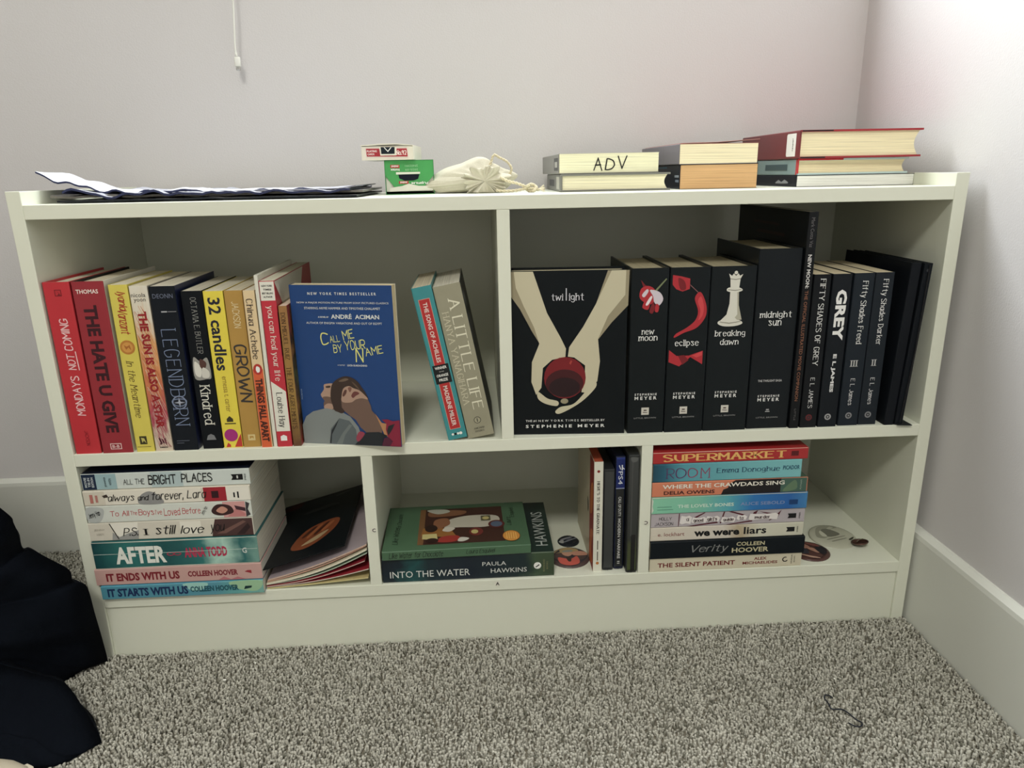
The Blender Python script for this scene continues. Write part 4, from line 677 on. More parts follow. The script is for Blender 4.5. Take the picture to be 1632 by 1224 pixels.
# round pin badges
def badge(label, x, y, z, r, art, rim, tilt=(0, 0), flip=False):
    M = Matrix.Translation((x, y, z)) @ Matrix.Rotation(tilt[1], 4, 'Z') @ Matrix.Rotation(tilt[0], 4, 'X')
    root = empty('pin_badge', M); tag(root, label, 'badge'); n = 28; V = []; F = []
    rings = [(0, .0042), (.5, .0040), (.8, .0033), (.95, .002), (1, .001), (.99, 0), (.9, .0002)]
    if flip: rings = [(a, .0045-z_) for a, z_ in rings]
    for a, z_ in rings[1:]: V += [(r*a*math.cos(2*math.pi*k/n), r*a*math.sin(2*math.pi*k/n), z_) for k in range(n)]
    for q in range(len(rings)-2): F += [(q*n+k, (q+1)*n+k, (q+1)*n+(k+1) % n, q*n+(k+1) % n) for k in range(n)]
    V.append((0, 0, rings[0][1])); c = len(V)-1; F += [(k, (k+1) % n, c) for k in range(n)]
    mesh('badge_face', V, F, [rim], None, root, True)
    if art:
        V = []; F = []; mm = []; ix = []
        for k, (m, P) in enumerate(art):
            P = [(p.x, p.y) for p in crom(P, 4, True)]; s = len(V); cxx = sum(p[0] for p in P)/len(P); cyy = sum(p[1] for p in P)/len(P)
            def zz(a, b_): q = min(1, math.hypot(a, b_)); return .0044-.0009*q**2-.0012*max(0, q-.75)/.25+.00006*k
            PP = [(cxx, cyy)]+P; V += [(r*a, r*b_, zz(a, b_)) for a, b_ in PP]; F += [(s, s+1+j, s+1+(j+1) % len(P)) for j in range(len(P))]
            if m not in mm: mm.append(m)
            ix += [mm.index(m)]*len(P)
        mesh('printed_picture', V, F, mm, ix, root, True)
    if flip:
        b = MB(); b.tube([(-r*.6, 0, .0052), (0, .001, .0066), (r*.7, 0, .0056)], .0005, 6); b.tube([(r*.7, 0, .0056), (r*.75, .002, .005), (r*.5, .003, .0048)], .0009, 6); b.build('safety_pin', mat(190, 186, 176, .25, 1, .5, 1), root)
    return root
badge('small badge with dark grey diagonal stripes, behind the larger badge in the middle bay', .6625, .0970, ZB, .0165, [(ink(40, 40, 44), [(-.9, 0), (0, .9), (.9, 0), (0, -.9)]), (ink(134, 134, 140), [(-.7, .1), (.5, .6), (.6, .5), (-.5, -.1)]), (ink(120, 124, 130), [(-.3, -.5), (.7, .1), (.6, .2), (-.4, -.35)]), (ink(150, 152, 150), [(-.9, -.2), (-.5, -.1), (-.5, -.6), (-.75, -.5)]), (ink(90, 90, 100), [(-.2, .1), (.3, .2), (.2, -.1), (-.2, -.1)])], cov(52, 52, 54, .3))
badge('larger badge printed in tan, grey and salmon red, before the white-spined book', .6585, .0490, ZB, .0290, [(ink(62, 60, 66), [(-.9, 0), (0, .93), (.9, 0), (0, -.93)]), (ink(176, 152, 104), [(-.85, .3), (-.4, .8), (.1, .85), (.5, .5), (.1, .3), (-.5, .3)]), (ink(140, 150, 140), [(-.35, .45), (-.1, .55), (.2, .5), (.1, .35), (-.25, .35)]), (ink(196, 150, 124), [(-.35, .3), (.15, .3), (.1, .05), (-.1, -.08), (-.3, .05)]), (ink(196, 142, 118), [(.15, .3), (.5, .42), (.88, .3), (.85, .02), (.4, -.05), (.15, .05)]), (ink(200, 92, 78), [(-.6, -.15), (-.2, -.3), (.1, -.3), (.35, -.1), (.4, -.7), (-.1, -.88), (-.55, -.65)]), (ink(70, 58, 50), [(-.2, -.2), (.02, -.2), (0, -.55), (-.14, -.55)])], cov(84, 70, 68, .3), (0, .0))
badge('dark brown badge with a shadowy picture, touching the right end of the book stack', 1.0100, .0370, ZB, .0285, [(ink(66, 46, 44), [(-.92, 0), (0, .92), (.92, 0), (0, -.92)]), (ink(150, 108, 92), [(-.6, .5), (-.1, .6), (.1, .2), (-.3, .1)]), (ink(52, 52, 60), [(-.6, .1), (-.2, .1), (-.2, -.4), (-.6, -.3)]), (ink(172, 128, 108), [(-.1, .1), (.2, .1), (.4, -.3), (.2, -.35)]), (ink(40, 38, 44), [(.3, .1), (.8, .2), (.7, -.4), (.4, -.5)]), (ink(120, 72, 66), [(0, .7), (.5, .5), (.6, .2), (.2, .4)]), (ink(176, 140, 120), [(-.8, -.3), (-.3, -.75), (.2, -.85), (-.3, -.6)])], cov(84, 56, 52, .25))
badge('pale grey-green badge with a faint bell drawing, behind the dark brown badge', 1.0630, .0740, ZB+.0005, .0345, [(ink(150, 150, 132), [(-.75, .1), (-.3, .75), (.3, .8), (.6, .55), (.1, .4), (-.4, -.1)]), (ink(112, 112, 98), [(-.25, .5), (.1, .5), (.35, 0), (-.3, -.05)]), (ink(196, 196, 176), [(-.45, .35), (-.3, .45), (-.3, 0), (-.5, .05)]), (ink(136, 136, 120), [(-.4, -.2), (.4, -.15), (.4, -.2), (-.4, -.26)]), (ink(136, 136, 120), [(-.3, -.38), (.35, -.33), (.35, -.38), (-.3, -.44)]), (ink(60, 60, 52), [(.45, -.45), (.8, -.3), (.7, -.42), (.5, -.52)])], cov(184, 184, 164, .3), (math.radians(4), .2))
badge('tiny tilted badge showing its metal back and pin, near the right side panel', 1.0910, .0470, ZB+.0030, .0120, None, mat(92, 66, 58, .3, 1, .5, .6), (math.radians(-14), .5), True)

# leaning pile of magazines in the lower left bay
def sheet(name, label, cat, x0, x1, y0, y1, zf, th, m, turn=0, art=None, nx=14, group=None):
    V = []; F = []; I = []; ny = 4
    cx, cy = x0, y0; c, s = math.cos(turn), math.sin(turn)
    for top in (0, 1):
        for j in range(ny+1):
            for i in range(nx+1):
                x = x0+(x1-x0)*i/nx; y = y0+(y1-y0)*j/ny
                V.append((cx+c*(x-cx)-s*(y-cy), cy+s*(x-cx)+c*(y-cy), zf(i/nx, j/ny)+(th if top else 0)))
    q = (nx+1)*(ny+1)
    for j in range(ny):
        for i in range(nx):
            a = j*(nx+1)+i; F += [(a, a+nx+1, a+nx+2, a+1), (q+a, q+a+1, q+a+nx+2, q+a+nx+1)]; I += [1, 0]
    for i in range(nx):
        a = i; F.append((a, a+1, q+a+1, q+a)); a = ny*(nx+1)+i; F.append((a+1, a, q+a, q+a+1)); I += [2, 2]
    for j in range(ny):
        a = j*(nx+1); F.append((a+nx+1, a, q+a, q+a+nx+1)); a += nx; F.append((a, a+nx+1, q+a+nx+1, q+a)); I += [2, 2]
    o = mesh(name, V, F, list(m), I)
    tag(o, label, cat, group); return o
X0 = .2355
mg = [  # label, x0, x1, left z, right z, thickness, top, edge, bow, front y, depth, turn
 ('yellowed booklet, undermost of the magazine pile', .236, .3740, .0003, .0100, .0014, (196, 178, 120), (206, 196, 140), -.0005, .002, .2, 0),
 ('magazine with a red and teal cover, second from the bottom of the pile', .236, .3755, .0020, .0240, .0014, (150, 34, 46), (200, 190, 176), -.004, .003, .2, -.012),
 ('dark red magazine with curling corner in the pile', .236, .3710, .0037, .0360, .0014, (140, 28, 44), (190, 160, 150), -.006, .001, .2, .01),
 ('pale green leaflet bending in the middle of the magazine pile', .237, .3750, .0054, .0480, .0014, (132, 156, 130), (176, 190, 170), -.0085, .004, .19, -.01),
 ('cream leaflet in the magazine pile', .236, .3752, .0072, .0535, .0022, (214, 208, 180), (216, 212, 190), -.0072, .001, .2, 0),
 ('white magazine with a striped edge near the top of the pile', .237, .3740, .0100, .0575, .0020, (210, 206, 190), (190, 150, 130), -.0055, .003, .2, .01),
 ('magazine with a pale lilac cover and small drawings, second from the top of the pile', .238, .3755, .0128, .0610, .0020, (166, 152, 156), (196, 168, 150), -.004, .002, .21, -.006)]
for lab, x0, x1, za, zb_, th, tc_, ec, bow, fy, dp, tn in mg:
    sheet('magazine', lab, 'magazine', x0, x1, fy, fy+dp, (lambda za, zb_, bow: lambda i, j: ZB+za+(zb_-za)*i+bow*math.sin(math.pi*i))(za, zb_, bow), th, (cov(*tc_), cov(*ec), pages(*ec, 2)), tn)
# printed scraps on the lilac cover
o = empty('record_sleeve', Matrix.Translation((.2190, .000, ZB+.0255)) @ Matrix.Rotation(math.radians(1.0), 4, 'Z') @ Matrix.Rotation(math.radians(-15.5), 4, 'Y'))
tag(o, 'glossy black sleeve with an orange-lit oval picture, topmost of the magazine pile', 'magazine')
b = MB(); b.box((0, 0, 0), (.1320, .20, .0016), 0, .0004); b.build('sleeve', cov(22, 25, 27, .28), o)
RS = {'root': o, 'dims': (0, 0, 0)}
def flat(name, shapes):
    V = []; F = []; mm = []; ix = []
    for k, (m, P) in enumerate(shapes):
        P = [(p.x, p.y) for p in crom(P, 4, True)]; n = len(V); V += [(a*.001, c_*.001, .0018+k*.00006) for a, c_ in P]; F.append(tuple(range(n, n+len(P))))
        if m not in mm: mm.append(m)
        ix.append(mm.index(m))
    return mesh(name, V, F, mm, ix, o)
flat('cover_picture', [(ink(128, 66, 34), [(46, 40), (60, 84), (92, 100), (110, 94), (106, 64), (84, 34), (62, 26)]), (ink(70, 34, 22), [(58, 66), (72, 88), (76, 84), (62, 62)]), (ink(160, 92, 50), [(66, 62), (80, 90), (84, 88), (70, 58)]), (ink(70, 34, 22), [(76, 66), (90, 92), (94, 90), (80, 62)]), (ink(160, 92, 50), [(86, 72), (98, 92), (102, 88), (90, 66)]), (ink(176, 150, 110), [(62, 36), (78, 54), (98, 66), (84, 44)]), (ink(70, 24, 26), [(6, 176), (30, 178), (32, 196), (8, 194)]), (ink(58, 60, 60), [(40, 148), (80, 158), (100, 150), (60, 144)]), (ink(72, 74, 76), [(90, 185), (110, 192), (112, 188), (92, 181)])])

# ================================================================ on top of the shelf
def crump(seed, amp, base, slope=0, curlL=0, curlR=0):
    def f(i, j):
        x = i; z = base+slope*x+amp*(noise.noise(Vector((x*9+seed, j*2.2, seed)))+(.8-.4*j)*noise.noise(Vector((x*17, j*4, seed))))*(1.25 if x < .6 else .6)
        z += curlL*max(0, 1-x/.24)**1.2*(1-.15*j)+curlR*max(0, (x-.86)/.14)**1.5
        return max(z, base*.4)
    return lambda i, j: H1+.0006+f(i, j)
navy, wht, gry = cov(38, 44, 78), cov(206, 208, 214), cov(96, 94, 92)
sheet('paper_sheet', 'dark underside of a folded paper lying flat on the top board', 'paper', .040, .395, .030, .255, crump(1, .0008, .0008, 0, 0, 0), .0022, (gry, cov(30, 30, 34), cov(40, 40, 44)), -.015, nx=40)
sheet('paper_sheet', 'grey folded newspaper with rounded fold at the left, low in the paper heap', 'paper', .028, .400, .040, .25, crump(2, .0022, .0045, .001, .002, 0), .0026, (gry, cov(88, 84, 78), cov(104, 100, 92)), .01, nx=50)
sheet('paper_sheet', 'navy printed sheet with a wavy front edge in the paper heap', 'paper', .045, .385, .035, .24, crump(3, .0072, .0066, .0005, .004, .001), .0026, (cov(170, 172, 182), navy, navy), 0, nx=60)
sheet('paper_sheet', 'crumpled navy and white sheet whose left corner curls up highest', 'paper', .013, .345, .045, .125, crump(5, .0060, .0100, -.002, .025, 0), .0022, (wht, navy, navy), .02, nx=70)
sheet('paper_sheet', 'flat white sheet with a curled right end near the green box', 'paper', .17, .392, .045, .22, crump(9, .0010, .0085, .001, 0, .003), .0014, (wht, cov(150, 148, 144), cov(120, 120, 130)), -.01, nx=30)

# green film carton standing on its side, opened flap towards the viewer
Mx = Matrix.Translation((.4180, .130, H1)) @ Matrix.Rotation(math.radians(4), 4, 'Z')
gb = empty('film_box', Mx); tag(gb, 'green and white film carton with an opened end, its print upside down', 'box')
grn, grd, gw = cov(58, 150, 74), cov(24, 92, 44), cov(206, 206, 190)
bw, bd, bh = .0655, .085, .0445
b = MB()
for a, c in (((0, 0, 0), (bw, bd, .0008)), ((0, 0, bh-.0008), (bw, bd, bh)), ((0, 0, .0008), (.0008, bd, bh-.0008)), ((bw-.0008, 0, .0008), (bw, bd, bh-.0008)), ((.0008, bd-.0008, .0008), (bw-.0008, bd, bh-.0008))): b.box(a, c)
b.build('carton', cov(40, 124, 62), gb)
def slab(name, P, y0, y1, m, root):
    n = len(P); V = [(x*.001, y0, z_*.001) for x, z_ in P]+[(x*.001, y1, z_*.001) for x, z_ in P]
    F = [tuple(range(n)), tuple(range(2*n-1, n-1, -1))]+[(k, n+k, n+(k+1) % n, (k+1) % n) for k in range(n)]
    return mesh(name, V, F, m, None, root)
slab('inner_flap', [(1, 4), (64.5, 4), (64.5, 30), (1, 30)], .0030, .0036, gw, gb)
slab('end_flap', [(.8, 44), (64.7, 44), (64.7, 24), (52, 10), (36, 11.5), (31, 12.5), (26, 11), (12, 9.5), (.8, 24)], .0004, .0010, grn, gb)
slab('torn_edge', [(5, 4), (63, 5), (63, 10.5), (44, 11), (31, 14), (22, 11), (6, 9)], -.0004, .0002, cov(214, 212, 196), gb)
slab('thumb_slot', [(18, 26), (46, 26), (44, 20), (38, 18), (26, 18), (19, 21)], -.0001, .0003, cov(20, 24, 40), gb)
slab('slot_rim', [(15, 26), (47, 26.5), (47, 29), (15, 29)], -.0004, .0003, cov(216, 218, 200), gb)
GB = {'root': gb, 'dims': (0, 0, 0)}
def front_text(root, name, m, items, e=.0003):
    V = []; F = []
    for t, st, a, b_, L, h, rot in items:
        v, f = text_geo(t, st); xs = [p[0] for p in v]; ys = [p[1] for p in v]; x0, x1, y0, y1 = min(xs), max(xs), min(ys), max(ys); n = len(V); c, s = math.cos(rot), math.sin(rot)
        for p in v:
            u, w_ = ((p[0]-x0)/(x1-x0)-.5)*L, ((p[1]-y0)/(y1-y0)-.5)*h; V.append(((a+c*u-s*w_)*.001, -e-p[2]*.00004, (b_+s*u+c*w_)*.001))
        F += [tuple(i+n for i in q) for q in f]
    return mesh(name, V, F, m, None, root)
pi = math.pi
slab('red_badge', [(8, 34.5), (20, 34.5), (20, 38.5), (8, 38.5)], -.0001, .0003, cov(176, 40, 44), gb); slab('red_badge', [(18, 14), (31, 14), (31, 17.4), (18, 17.4)], -.0001, .0003, cov(176, 40, 44), gb)
front_text(gb, 'carton_lettering', WH, [('mini', 'bold', 14, 36.5, 9, 2.6, pi), ('instax', 'bold', 14, 32, 12, 3, pi), ('mini', 'bold', 24.5, 15.7, 9, 2.4, pi), ('FUJIFILM', 'bold', 46, 15, 22, 3.4, pi)], .0007)
front_text(gb, 'date_lettering', ink(150, 196, 150), [('2N02391', 'sans', 36, 37, 17, 2.6, pi), ('2025-09', 'sans', 36, 32, 17, 2.6, pi)], .0007)

# playing card box on the carton
Mx = Matrix.Translation((.3895, .128, H1+.0448)) @ Matrix.Rotation(math.radians(-3), 4, 'Z')
cb = empty('playing_card_box', Mx); tag(cb, 'white playing card box with red label, lying across the green carton', 'box')
crd = cov(220, 214, 196); kw, kd, kh = .0685, .089, .0185
b = MB()
for a, c in (((0, 0, 0), (kw, kd, .0006)), ((0, .001, kh-.0006), (kw, kd, kh)), ((0, 0, .0006), (.0006, kd, kh-.0006)), ((kw-.0006, 0, .0006), (kw, kd, kh-.0006)), ((0, kd-.0006, .0006), (kw, kd, kh-.0006)), ((.0006, .0006, .0006), (kw-.0006, .0012, kh-.0012))): b.box(a, c)
b.build('carton', crd, cb)
slab('red_label', [(6, 4), (62, 3), (61, 15), (5.5, 15.5)], -.0003, .0002, cov(228, 206, 198), cb)
slab('red_label', [(6.8, 4.8), (61, 3.9), (60.2, 14.2), (6.3, 14.7)], -.0006, -.0003, cov(160, 34, 44), cb)
slab('tuck_flap', [(24, 16.5), (47, 16.5), (46, 5.6), (25, 5.6)], -.0012, -.0004, crd, cb)
slab('black_tab', [(26, 16.2), (44.5, 16.2), (44, 7.6), (26.4, 7.6)], -.0016, -.0012, cov(40, 46, 52), cb)
slab('tab_chevron', [(30, 16), (31.2, 16), (35.3, 11.4), (39.4, 16), (40.6, 16), (35.3, 10)], -.0018, -.0016, WH, cb)
slab('raised_lid', [(-.5, 18), (24, 19.2), (46, 19.4), (68, 17.8), (68, 18.5), (46, 20.6), (24, 20.6), (-.5, 19)], -.001, .06, crd, cb)
front_text(cb, 'label_lettering', ink(236, 220, 212), [('PLAYING', 'bold', 14, 11.4, 13, 2.6, 0), ('CARDS', 'bold', 12.5, 7.6, 9, 2.4, 0), ('No.92', 'serifb', 52.5, 9, 14, 6.5, 0)], .0008)

# drawstring pouch
clo = mat(192, 187, 168, .9, 1.05, .1, 0, .06, 300, .4, 900)
po = empty('drawstring_pouch', Matrix.Translation((.535, .15, H1))); tag(po, 'small cream cotton drawstring pouch lying beside the green carton', 'pouch')
V = []; F = []; n = 112; m = 26
RC = Vector((.017, -.045, .0155))        # gathered mouth, pointing at the viewer
ax = Vector((.10, -1, .04)).normalized(); sx_ = Vector((1, .1, 0)).normalized(); sz_ = sx_.cross(ax).normalized()
if sz_.z < 0: sz_ = -sz_
for j in range(m+1):
    t = j/m
    for k in range(n):
        a = 2*pi*k/n; ca, sa = math.cos(a), math.sin(a)
        if t < .7:        # the filled body, a lumpy sack that flattens to a corner at the left
            u = t/.7; rr = math.sin(pi*(.02+.80*u))**.75
            wx = .054+.02*(1 if ca < 0 else -.1); hz = .0205+.0055*math.exp(-((ca-.15)/.45)**2)
            c_ = Vector((-.008+.02*u, .05-.085*u, .0)); lump = 1+.16*noise.noise(Vector((ca*2, sa*2, u*3)))+.05*noise.noise(Vector((ca*6, sa*6, u*9)))
            fl = 1-.45*max(0, -ca)**2
            z_ = (sa*hz*fl*rr*lump+hz*fl*.82)
            p = Vector((c_.x+ca*wx*rr*lump, c_.y, max(.0004+.001*abs(ca), z_)))
        else:             # neck pulled tight, then flaring into ruffles
            u = (t-.7)/.3; neck = .0085+.0185*max(0, (u-.35)/.65)**.8+.012*max(0, .35-u)
            ruf = 1+(.30*noise.noise(Vector((ca*2.2, sa*2.2, 2)))+.26*noise.noise(Vector((ca*6, sa*6, 7))))*min(1, u*1.6)
            p = RC+ax*(-.016+.014*u+.0042*u*math.sin(15*a+7*noise.noise(Vector((ca*1.5, sa*1.5, 9))))-.006*max(0, u-.7)*3*noise.noise(Vector((ca*3, sa*3, 1)))) +(sx_*ca*1.15+sz_*sa*.8)*neck*ruf*(1+.16*noise.noise(Vector((ca*1.7, sa*1.7, 4))))
            p.z = max(p.z, .0008)
        V.append(p)
# blend the shoulder into the neck
def ring(j): return V[j*n:(j+1)*n]
j0 = int(.55*m); j1 = int(.74*m)
A0, A1 = ring(j0), ring(j1)
for j in range(j0+1, j1):
    u = (j-j0)/(j1-j0); s = u*u*(3-2*u)
    for k in range(n):
        q = A0[k].lerp(A1[k], s); q += Vector((0, 0, .0016*math.sin(23*2*pi*k/n)*math.sin(pi*u)*u)); q.z = max(q.z, .0006); V[j*n+k] = q
for j in range(m): F += [(j*n+k, j*n+(k+1) % n, (j+1)*n+(k+1) % n, (j+1)*n+k) for k in range(n)]
F.append(tuple(range(n-1, -1, -1)))
V.append(RC+ax*-.006); c = len(V)-1; F += [(m*n+k, m*n+(k+1) % n, c) for k in range(n)]
sack = mesh('fabric_bag', V, F, clo, None, po, True); s_ = sack.modifiers.new('s', 'SUBSURF'); s_.levels = s_.render_levels = 1
def rope(name, pts, r, root, m_):
    P = crom(pts, 10); b = MB()
    for ph in (0, pi):
        Q = []
        for k, p in enumerate(P):
            d = (P[min(k+1, len(P)-1)]-P[max(k-1, 0)]).normalized(); a = d.orthogonal().normalized(); bb = d.cross(a); t = k*.9+ph
            Q.append(p+(a*math.cos(t)+bb*math.sin(t))*r*.5)
        b.tube(Q, r*.62, 6)
    return b.build(name, m_, root, True)
L = lambda x, y, z_: (x-.535, y-.15, z_-H1)
cord = mat(206, 196, 168, .9, 1.05, .1)
rope('cord', [L(.553, .125, .635), L(.560, .13, .650), L(.5647, .13, .6608), L(.572, .13, .6575), L(.582, .13, .652), L(.588, .13, .643), L(.584, .13, .634), L(.575, .125, .630), L(.566, .115, .628)], .0017, po, cord)
rope('cord', [L(.572, .105, .632), L(.582, .10, .627), L(.595, .10, .6235), L(.607, .10, .619), L(.617, .10, .6165), L(.622, .10, .6155)], .0019, po, cord)
rope('cord', [L(.566, .10, .6155), L(.580, .10, .6145), L(.595, .10, .6155), L(.607, .10, .6180), L(.614, .10, .6172), L(.622, .10, .6155)], .0019, po, cord)
kn = [L(.612+.0055*math.cos(t)*(1+.3*math.cos(2*t)), .10+.003*math.sin(2*t), .6180+.0045*math.sin(t)) for t in [k*.7 for k in range(12)]]
rope('knot', kn, .0020, po, cord)
b = MB()
for k in range(12):
    a = random.uniform(-1, 1); b.tube([L(.622, .10, .6165), L(.627, .10+a*.002, .617+a*.003), L(.630+random.uniform(-.001, .001), .10+a*.004, max(.6135, .6165+a*.005))], .0006, 5)
b.build('tassel', cord, po, True)

# books lying on the top board, foot edges towards the viewer
def flatb(label, x0, z0, T, D, Ht, y, **k): return book(label, T-.15, D, Ht, (x0, y, z0), 'page', **k)
TG = dict()
B = flatb('grey hardback book lying under the one marked in black pen, nearest the cotton pouch', .6485, H1, 22.5, 143, 205, .080, spine=(116, 116, 108), hard=True, page=(232, 222, 190), turn=math.radians(-1))
patch(B, 'spine_print', [(ink(188, 186, 172), rect(150, 3, 190, 19)), (ink(70, 72, 74), rect(40, 6, 120, 15))], 'sd')
B = flatb('pale paperback book with three black pen letters on its page edge', .6465, H1+.0228, 25, 131, 200, .083, spine=(128, 126, 120), right=(200, 196, 180), page=(236, 226, 192), turn=math.radians(.5))
print_on(B, 'pen_lettering', BK, [('A', 'hand', 51, 11, 12, 17), ('D', 'hand', 67, 10.5, 13, 15, -.1), ('V', 'hand', 83, 13, 13, 17)], 'tail')
patch(B, 'spine_print', [(ink(74, 74, 74), rect(150, 4, 194, 20)), (ink(170, 168, 160), rect(158, 8, 186, 15))], 'sd')
B = flatb('black paperback book with orange-brown page edge, under the grey-spined one', .8085, H1, 31.5, 104, 190, .095, spine=(30, 36, 48), page=(204, 164, 116), turn=math.radians(-1))
patch(B, 'spine_print', [(ink(120, 134, 150), rect(168, 9, 186, 12)), (ink(140, 150, 160), rect(164, 15, 186, 18)), (ink(50, 110, 140), rect(20, 27, 120, 29))], 'sd')
B = flatb('grey-spined paperback book with a lifted cover, resting on the orange-edged one', .8060, H1+.0316, 26, 106, 200, .093, spine=(116, 112, 118), right=(150, 90, 84), page=(230, 218, 184), turn=math.radians(1))
b = MB(); b.v = [Vector(p) for p in ((.0262, .004, .0), (.0268, .05, .0), (.0300, .107, .0), (.0262, .004, .195), (.0268, .05, .195), (.0300, .107, .195), (.0268, .004, .0), (.0274, .05, .0), (.0306, .107, .0), (.0268, .004, .195), (.0274, .05, .195), (.0306, .107, .195))]
b.f = [(0, 1, 4, 3), (1, 2, 5, 4), (6, 9, 10, 7), (7, 10, 11, 8), (0, 6, 7, 1), (1, 7, 8, 2), (3, 4, 10, 9), (4, 5, 11, 10), (0, 3, 9, 6), (2, 8, 11, 5)]; b.i = [0]*10
b.build('lifted_cover', cov(190, 130, 120), B['root'])
B = flatb('black-spined paperback book with white page edge, undermost of the right-hand pile on top', .9635, H1, 15, 160, 208, .088, spine=(32, 36, 46), left=(32, 36, 46), page=(226, 226, 218))
patch(B, 'spine_print', [(ink(130, 134, 138), [(140, 5), (150, 9), (160, 6), (170, 9.5), (182, 6), (182, 4.4), (160, 4), (140, 4)])], 'sd')
B = flatb('pale teal hardback book with a red strip, under the big dark red book', .9635, H1+.0152, 20.6, 151, 206, .090, spine=(126, 150, 150), left=(190, 212, 208), right=(190, 212, 208), hard=2, page=(230, 214, 176))
patch(B, 'jacket_flap', [(ink(196, 36, 42), rect(202.5, .4, 206, 20))], 'sd')
patch(B, 'spine_print', [(ink(66, 86, 90), rect(100, 6, 176, 14)), (ink(60, 66, 70), rect(2, 1, 70, 20))], 'sd', 2)
patch(B, 'red_lining', [(ink(196, 36, 42), rect(1, 18.4, 62, 20.4)), (ink(196, 36, 42), rect(.2, 2, 2.2, 20))], 'tail')
B = flatb('big dark red hardback book with a white spine label, on the top board', .9605, H1+.0360, 35.5, 163, 216, .083, spine=(112, 40, 44), left=(150, 34, 42), right=(160, 32, 42), hard=2, page=(230, 216, 180), turn=math.radians(-1))
patch(B, 'shelf_label', [(ink(226, 224, 216), [(178, 3), (206, 3), (206, 32), (178, 32), (176, 30), (176, 5)])], 'sd')
patch(B, 'label_print', [(BK, rect(196, 10+2.4*k, 198+(k % 2), 11.2+2.4*k)) for k in range(7)], 'sd', 3)
patch(B, 'jacket_lining', [(ink(30, 26, 28), rect(3, 33.4, 44, 35)), (ink(30, 26, 28), rect(3, .3, 36, 2))], 'tail')

# charger cable hanging from the window sill
cw = mat(226, 226, 218, .4)
cc = empty('charging_cable', Matrix.Identity(4)); tag(cc, 'thin white charging cable hanging down the wall from above', 'cable')
b = MB(); b.tube(crom([(.197, .33, 1.0022), (.197, .306, 1.0020), (.1962, .2955, .995), (.196, .298, .95), (.1955, .300, .888), (.1925, .301, .850), (.1905, .301, .822), (.1907, .301, .814)], 8), .0014, 10); b.build('wire', cw, cc, True)
b = MB(); b.tube([(.1907, .301, .8165), (.1908, .301, .8105)], .0019, 10); b.build('strain_relief', cw, cc, True)
b = MB(); b.box((.1870, .2985, .7965), (.1960, .3035, .8108), 0, .0018); b.build('plug_body', cw, cc, True)
b = MB(); b.box((.1884, .2994, .7915), (.1950, .3026, .7966), 0, .0012); b.build('metal_connector', mat(190, 190, 186, .25, 1, .5, 1), cc)

# black garment at the left and the pale shoe under it
gar = mat(9, 13, 20, .95, 1.0, .08, 0, .2, 60, .5, 500)
def drape(name, pts, cen, tf, tb, parent, sd=0):
    """a fold of cloth: outline points in space, swelling forwards (tf) and back (tb) towards a centre"""
    P = crom(pts, 7, True); n = len(P); cen = Vector(cen); V = []; F = []; m_ = 9
    def z_(p): p.z = max(p.z, .0035); return p
    for side, th in ((-1, tf), (1, tb)):
        for j in range(m_):
            t = j/m_
            for k in range(n):
                p = P[k].lerp(cen, t); u = math.sqrt(max(0, 1-(1-t)**2))
                f = 1+.55*noise.noise(Vector((p.x*16+sd, p.z*16, sd)))+.22*noise.noise(Vector((p.x*42+sd, p.z*42, sd)))
                V.append(z_(p+Vector((0, side*th*u*f, 0))))
        V.append(z_(cen+Vector((0, side*th*(1+.55*noise.noise(Vector((cen.x*16+sd, cen.z*16, sd)))), 0))))
    q = n*m_+1
    for o_ in (0, q):
        for j in range(m_-1): F += [(o_+j*n+k, o_+j*n+(k+1) % n, o_+(j+1)*n+(k+1) % n, o_+(j+1)*n+k) for k in range(n)]
        F += [(o_+(m_-1)*n+k, o_+(m_-1)*n+(k+1) % n, o_+q-1) for k in range(n)]
    F += [(k, q+k, q+(k+1) % n, (k+1) % n) for k in range(n)]
    return mesh(name, V, F, gar, None, parent, True)
ga = empty('garment', Matrix.Translation((-.1, -.1, 0))); tag(ga, 'black cloth garment spread over the carpet at the left of the bookshelf', 'clothing')
UP = [(-0.40, -0.10, 0.30), (-0.34, -0.10, 0.54), (-0.21, -0.10, 0.55), (-0.13, -0.09, 0.42), (-0.112, -0.09, 0.3643), (-0.0282, -0.085, 0.2739), (-0.02, -0.08, 0.249), (-0.024, -0.07, 0.2121), (-0.0174, -0.066, 0.2086), (-0.0038, -0.06, 0.1925), (0.0122, -0.05, 0.1691), (0.0112, -0.045, 0.1491), (0.0232, -0.04, 0.139), (0.0205, -0.03, 0.0897), (0.0173, -0.02, 0.0392), (0.0129, -0.012, 0.0024), (0.006, -0.015, -0.002), (-0.014, -0.03, -0.0021), (-0.0256, -0.05, 0.0027), (-0.0609, -0.07, 0.0172), (-0.1313, -0.08, 0.0221), (-0.2122, -0.09, 0.02), (-0.38, -0.10, 0.02)]  # tall part out of view at left is added to shade the wall
LO = [(-0.1714, -0.12, 0.1613), (-0.0941, -0.11, 0.0983), (-0.0276, -0.1, 0.0579), (0.0117, -0.105, 0.0448), (0.0445, -0.13, 0.027), (0.0661, -0.15, 0.0141), (0.0775, -0.162, 0.0044), (0.0746, -0.165, 0.0001), (0.0583, -0.178, 0.0001), (0.0337, -0.187, 0.0008), (0.0053, -0.2, 0.005), (-0.0697, -0.2, 0.0042), (-0.1623, -0.2, 0.0109)]
drape('upper_fold', [(x+.1, y+.1, z_) for x, y, z_ in UP], (-.03, .02, .15), .05, .035, ga, 1)
drape('lower_fold', [(x+.1, y+.1, z_) for x, y, z_ in LO], (.06, -.05, .045), .035, .030, ga, 4)
so = empty('shoe', Matrix.Translation((-.006, -.224, 0))); tag(so, 'pale tip of a shoe poking out under the black garment', 'shoe')
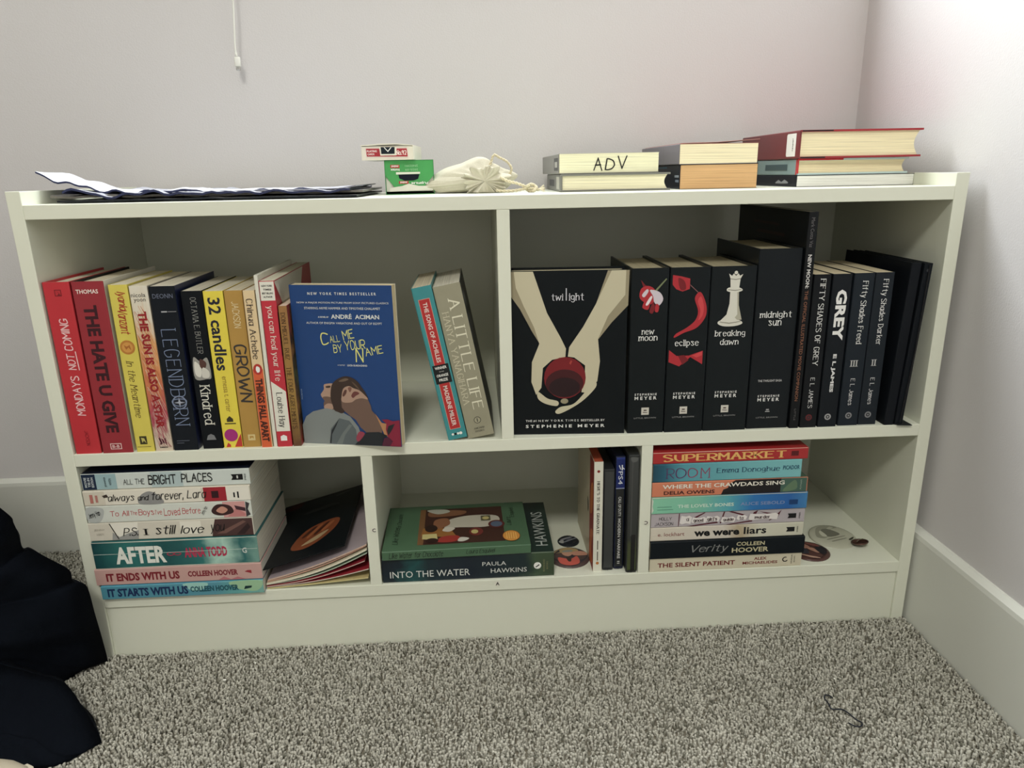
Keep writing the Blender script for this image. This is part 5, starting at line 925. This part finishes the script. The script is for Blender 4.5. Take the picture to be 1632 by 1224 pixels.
V = []; F = []; n = 24; m = 12
for j in range(m+1):
    t = j/m; x = -.16+.20*t; w_ = .036*math.sin(pi*min(1, .25+.75*t)*1.0)**.5 if t < 1 else 0; w_ = .038*max(0, 1-max(0, (t-.55)/.45)**2.2)**.5; hz = (.030-.013*t)*max(.02, 1-max(0, (t-.75)/.25)**2.4)**.5
    for k in range(n):
        a = 2*pi*k/n; V.append((x, math.cos(a)*w_, max(.002, .008+math.sin(a)*hz*(1 if math.sin(a) > 0 else .15))))
for j in range(m): F += [(j*n+k, j*n+(k+1) % n, (j+1)*n+(k+1) % n, (j+1)*n+k) for k in range(n)]
F += [tuple(range(n-1, -1, -1)), tuple(range(m*n, m*n+n))]
mesh('upper', V, F, mat(196, 186, 164, .7), None, so, True)
b = MB(); P = [(-.16+.204*t, .0395*max(0, 1-max(0, (t-.55)/.45)**2.2)**.5) for t in [k/14 for k in range(15)]]; P = P+[(x, -y) for x, y in reversed(P[:-1])]
nn = len(P); b.add([(x, y, .001) for x, y in P]+[(x, y, .011) for x, y in P], [tuple(range(nn-1, -1, -1)), tuple(range(nn, 2*nn))]+[(k, (k+1) % nn, nn+(k+1) % nn, nn+k) for k in range(nn)])
b.build('sole', mat(206, 198, 178, .7), so)

# small things on the carpet
b = MB(); T9 = [(.959, -.1577), (.9567, -.1542), (.9519, -.1527), (.9485, -.158), (.9495, -.1658), (.9485, -.1743), (.952, -.1767), (.9604, -.1784), (.9648, -.185), (.9683, -.1946), (.9733, -.201), (.9685, -.2057), (.9617, -.2042), (.9572, -.1998)]
b.tube(crom([(x, y, .0066+.0006*math.sin(k)) for k, (x, y) in enumerate(T9)], 5), .0008, 6)
tag(b.build('hair_tie', mat(20, 26, 38, .7), None, True), 'thin dark elastic hair tie lying open on the carpet', 'hair tie')
for (x, y, a), lab in (((.1893, -.0669, .004), 'tiny white fleck on the carpet, longer of the two left ones'), ((.2200, -.0353, .0022), 'tiny white fleck on the carpet closest to the bookshelf plinth'), ((.9773, -.1249, .0022), 'tiny white fleck on the carpet above the dark hair tie')):
    b = MB(); b.box((x-a/2, y-.0010, .0068), (x+a/2, y+.0010, .0080), 0, .0003); tag(b.build('paper_fleck', mat(245, 245, 235, .5)), lab, 'fleck')
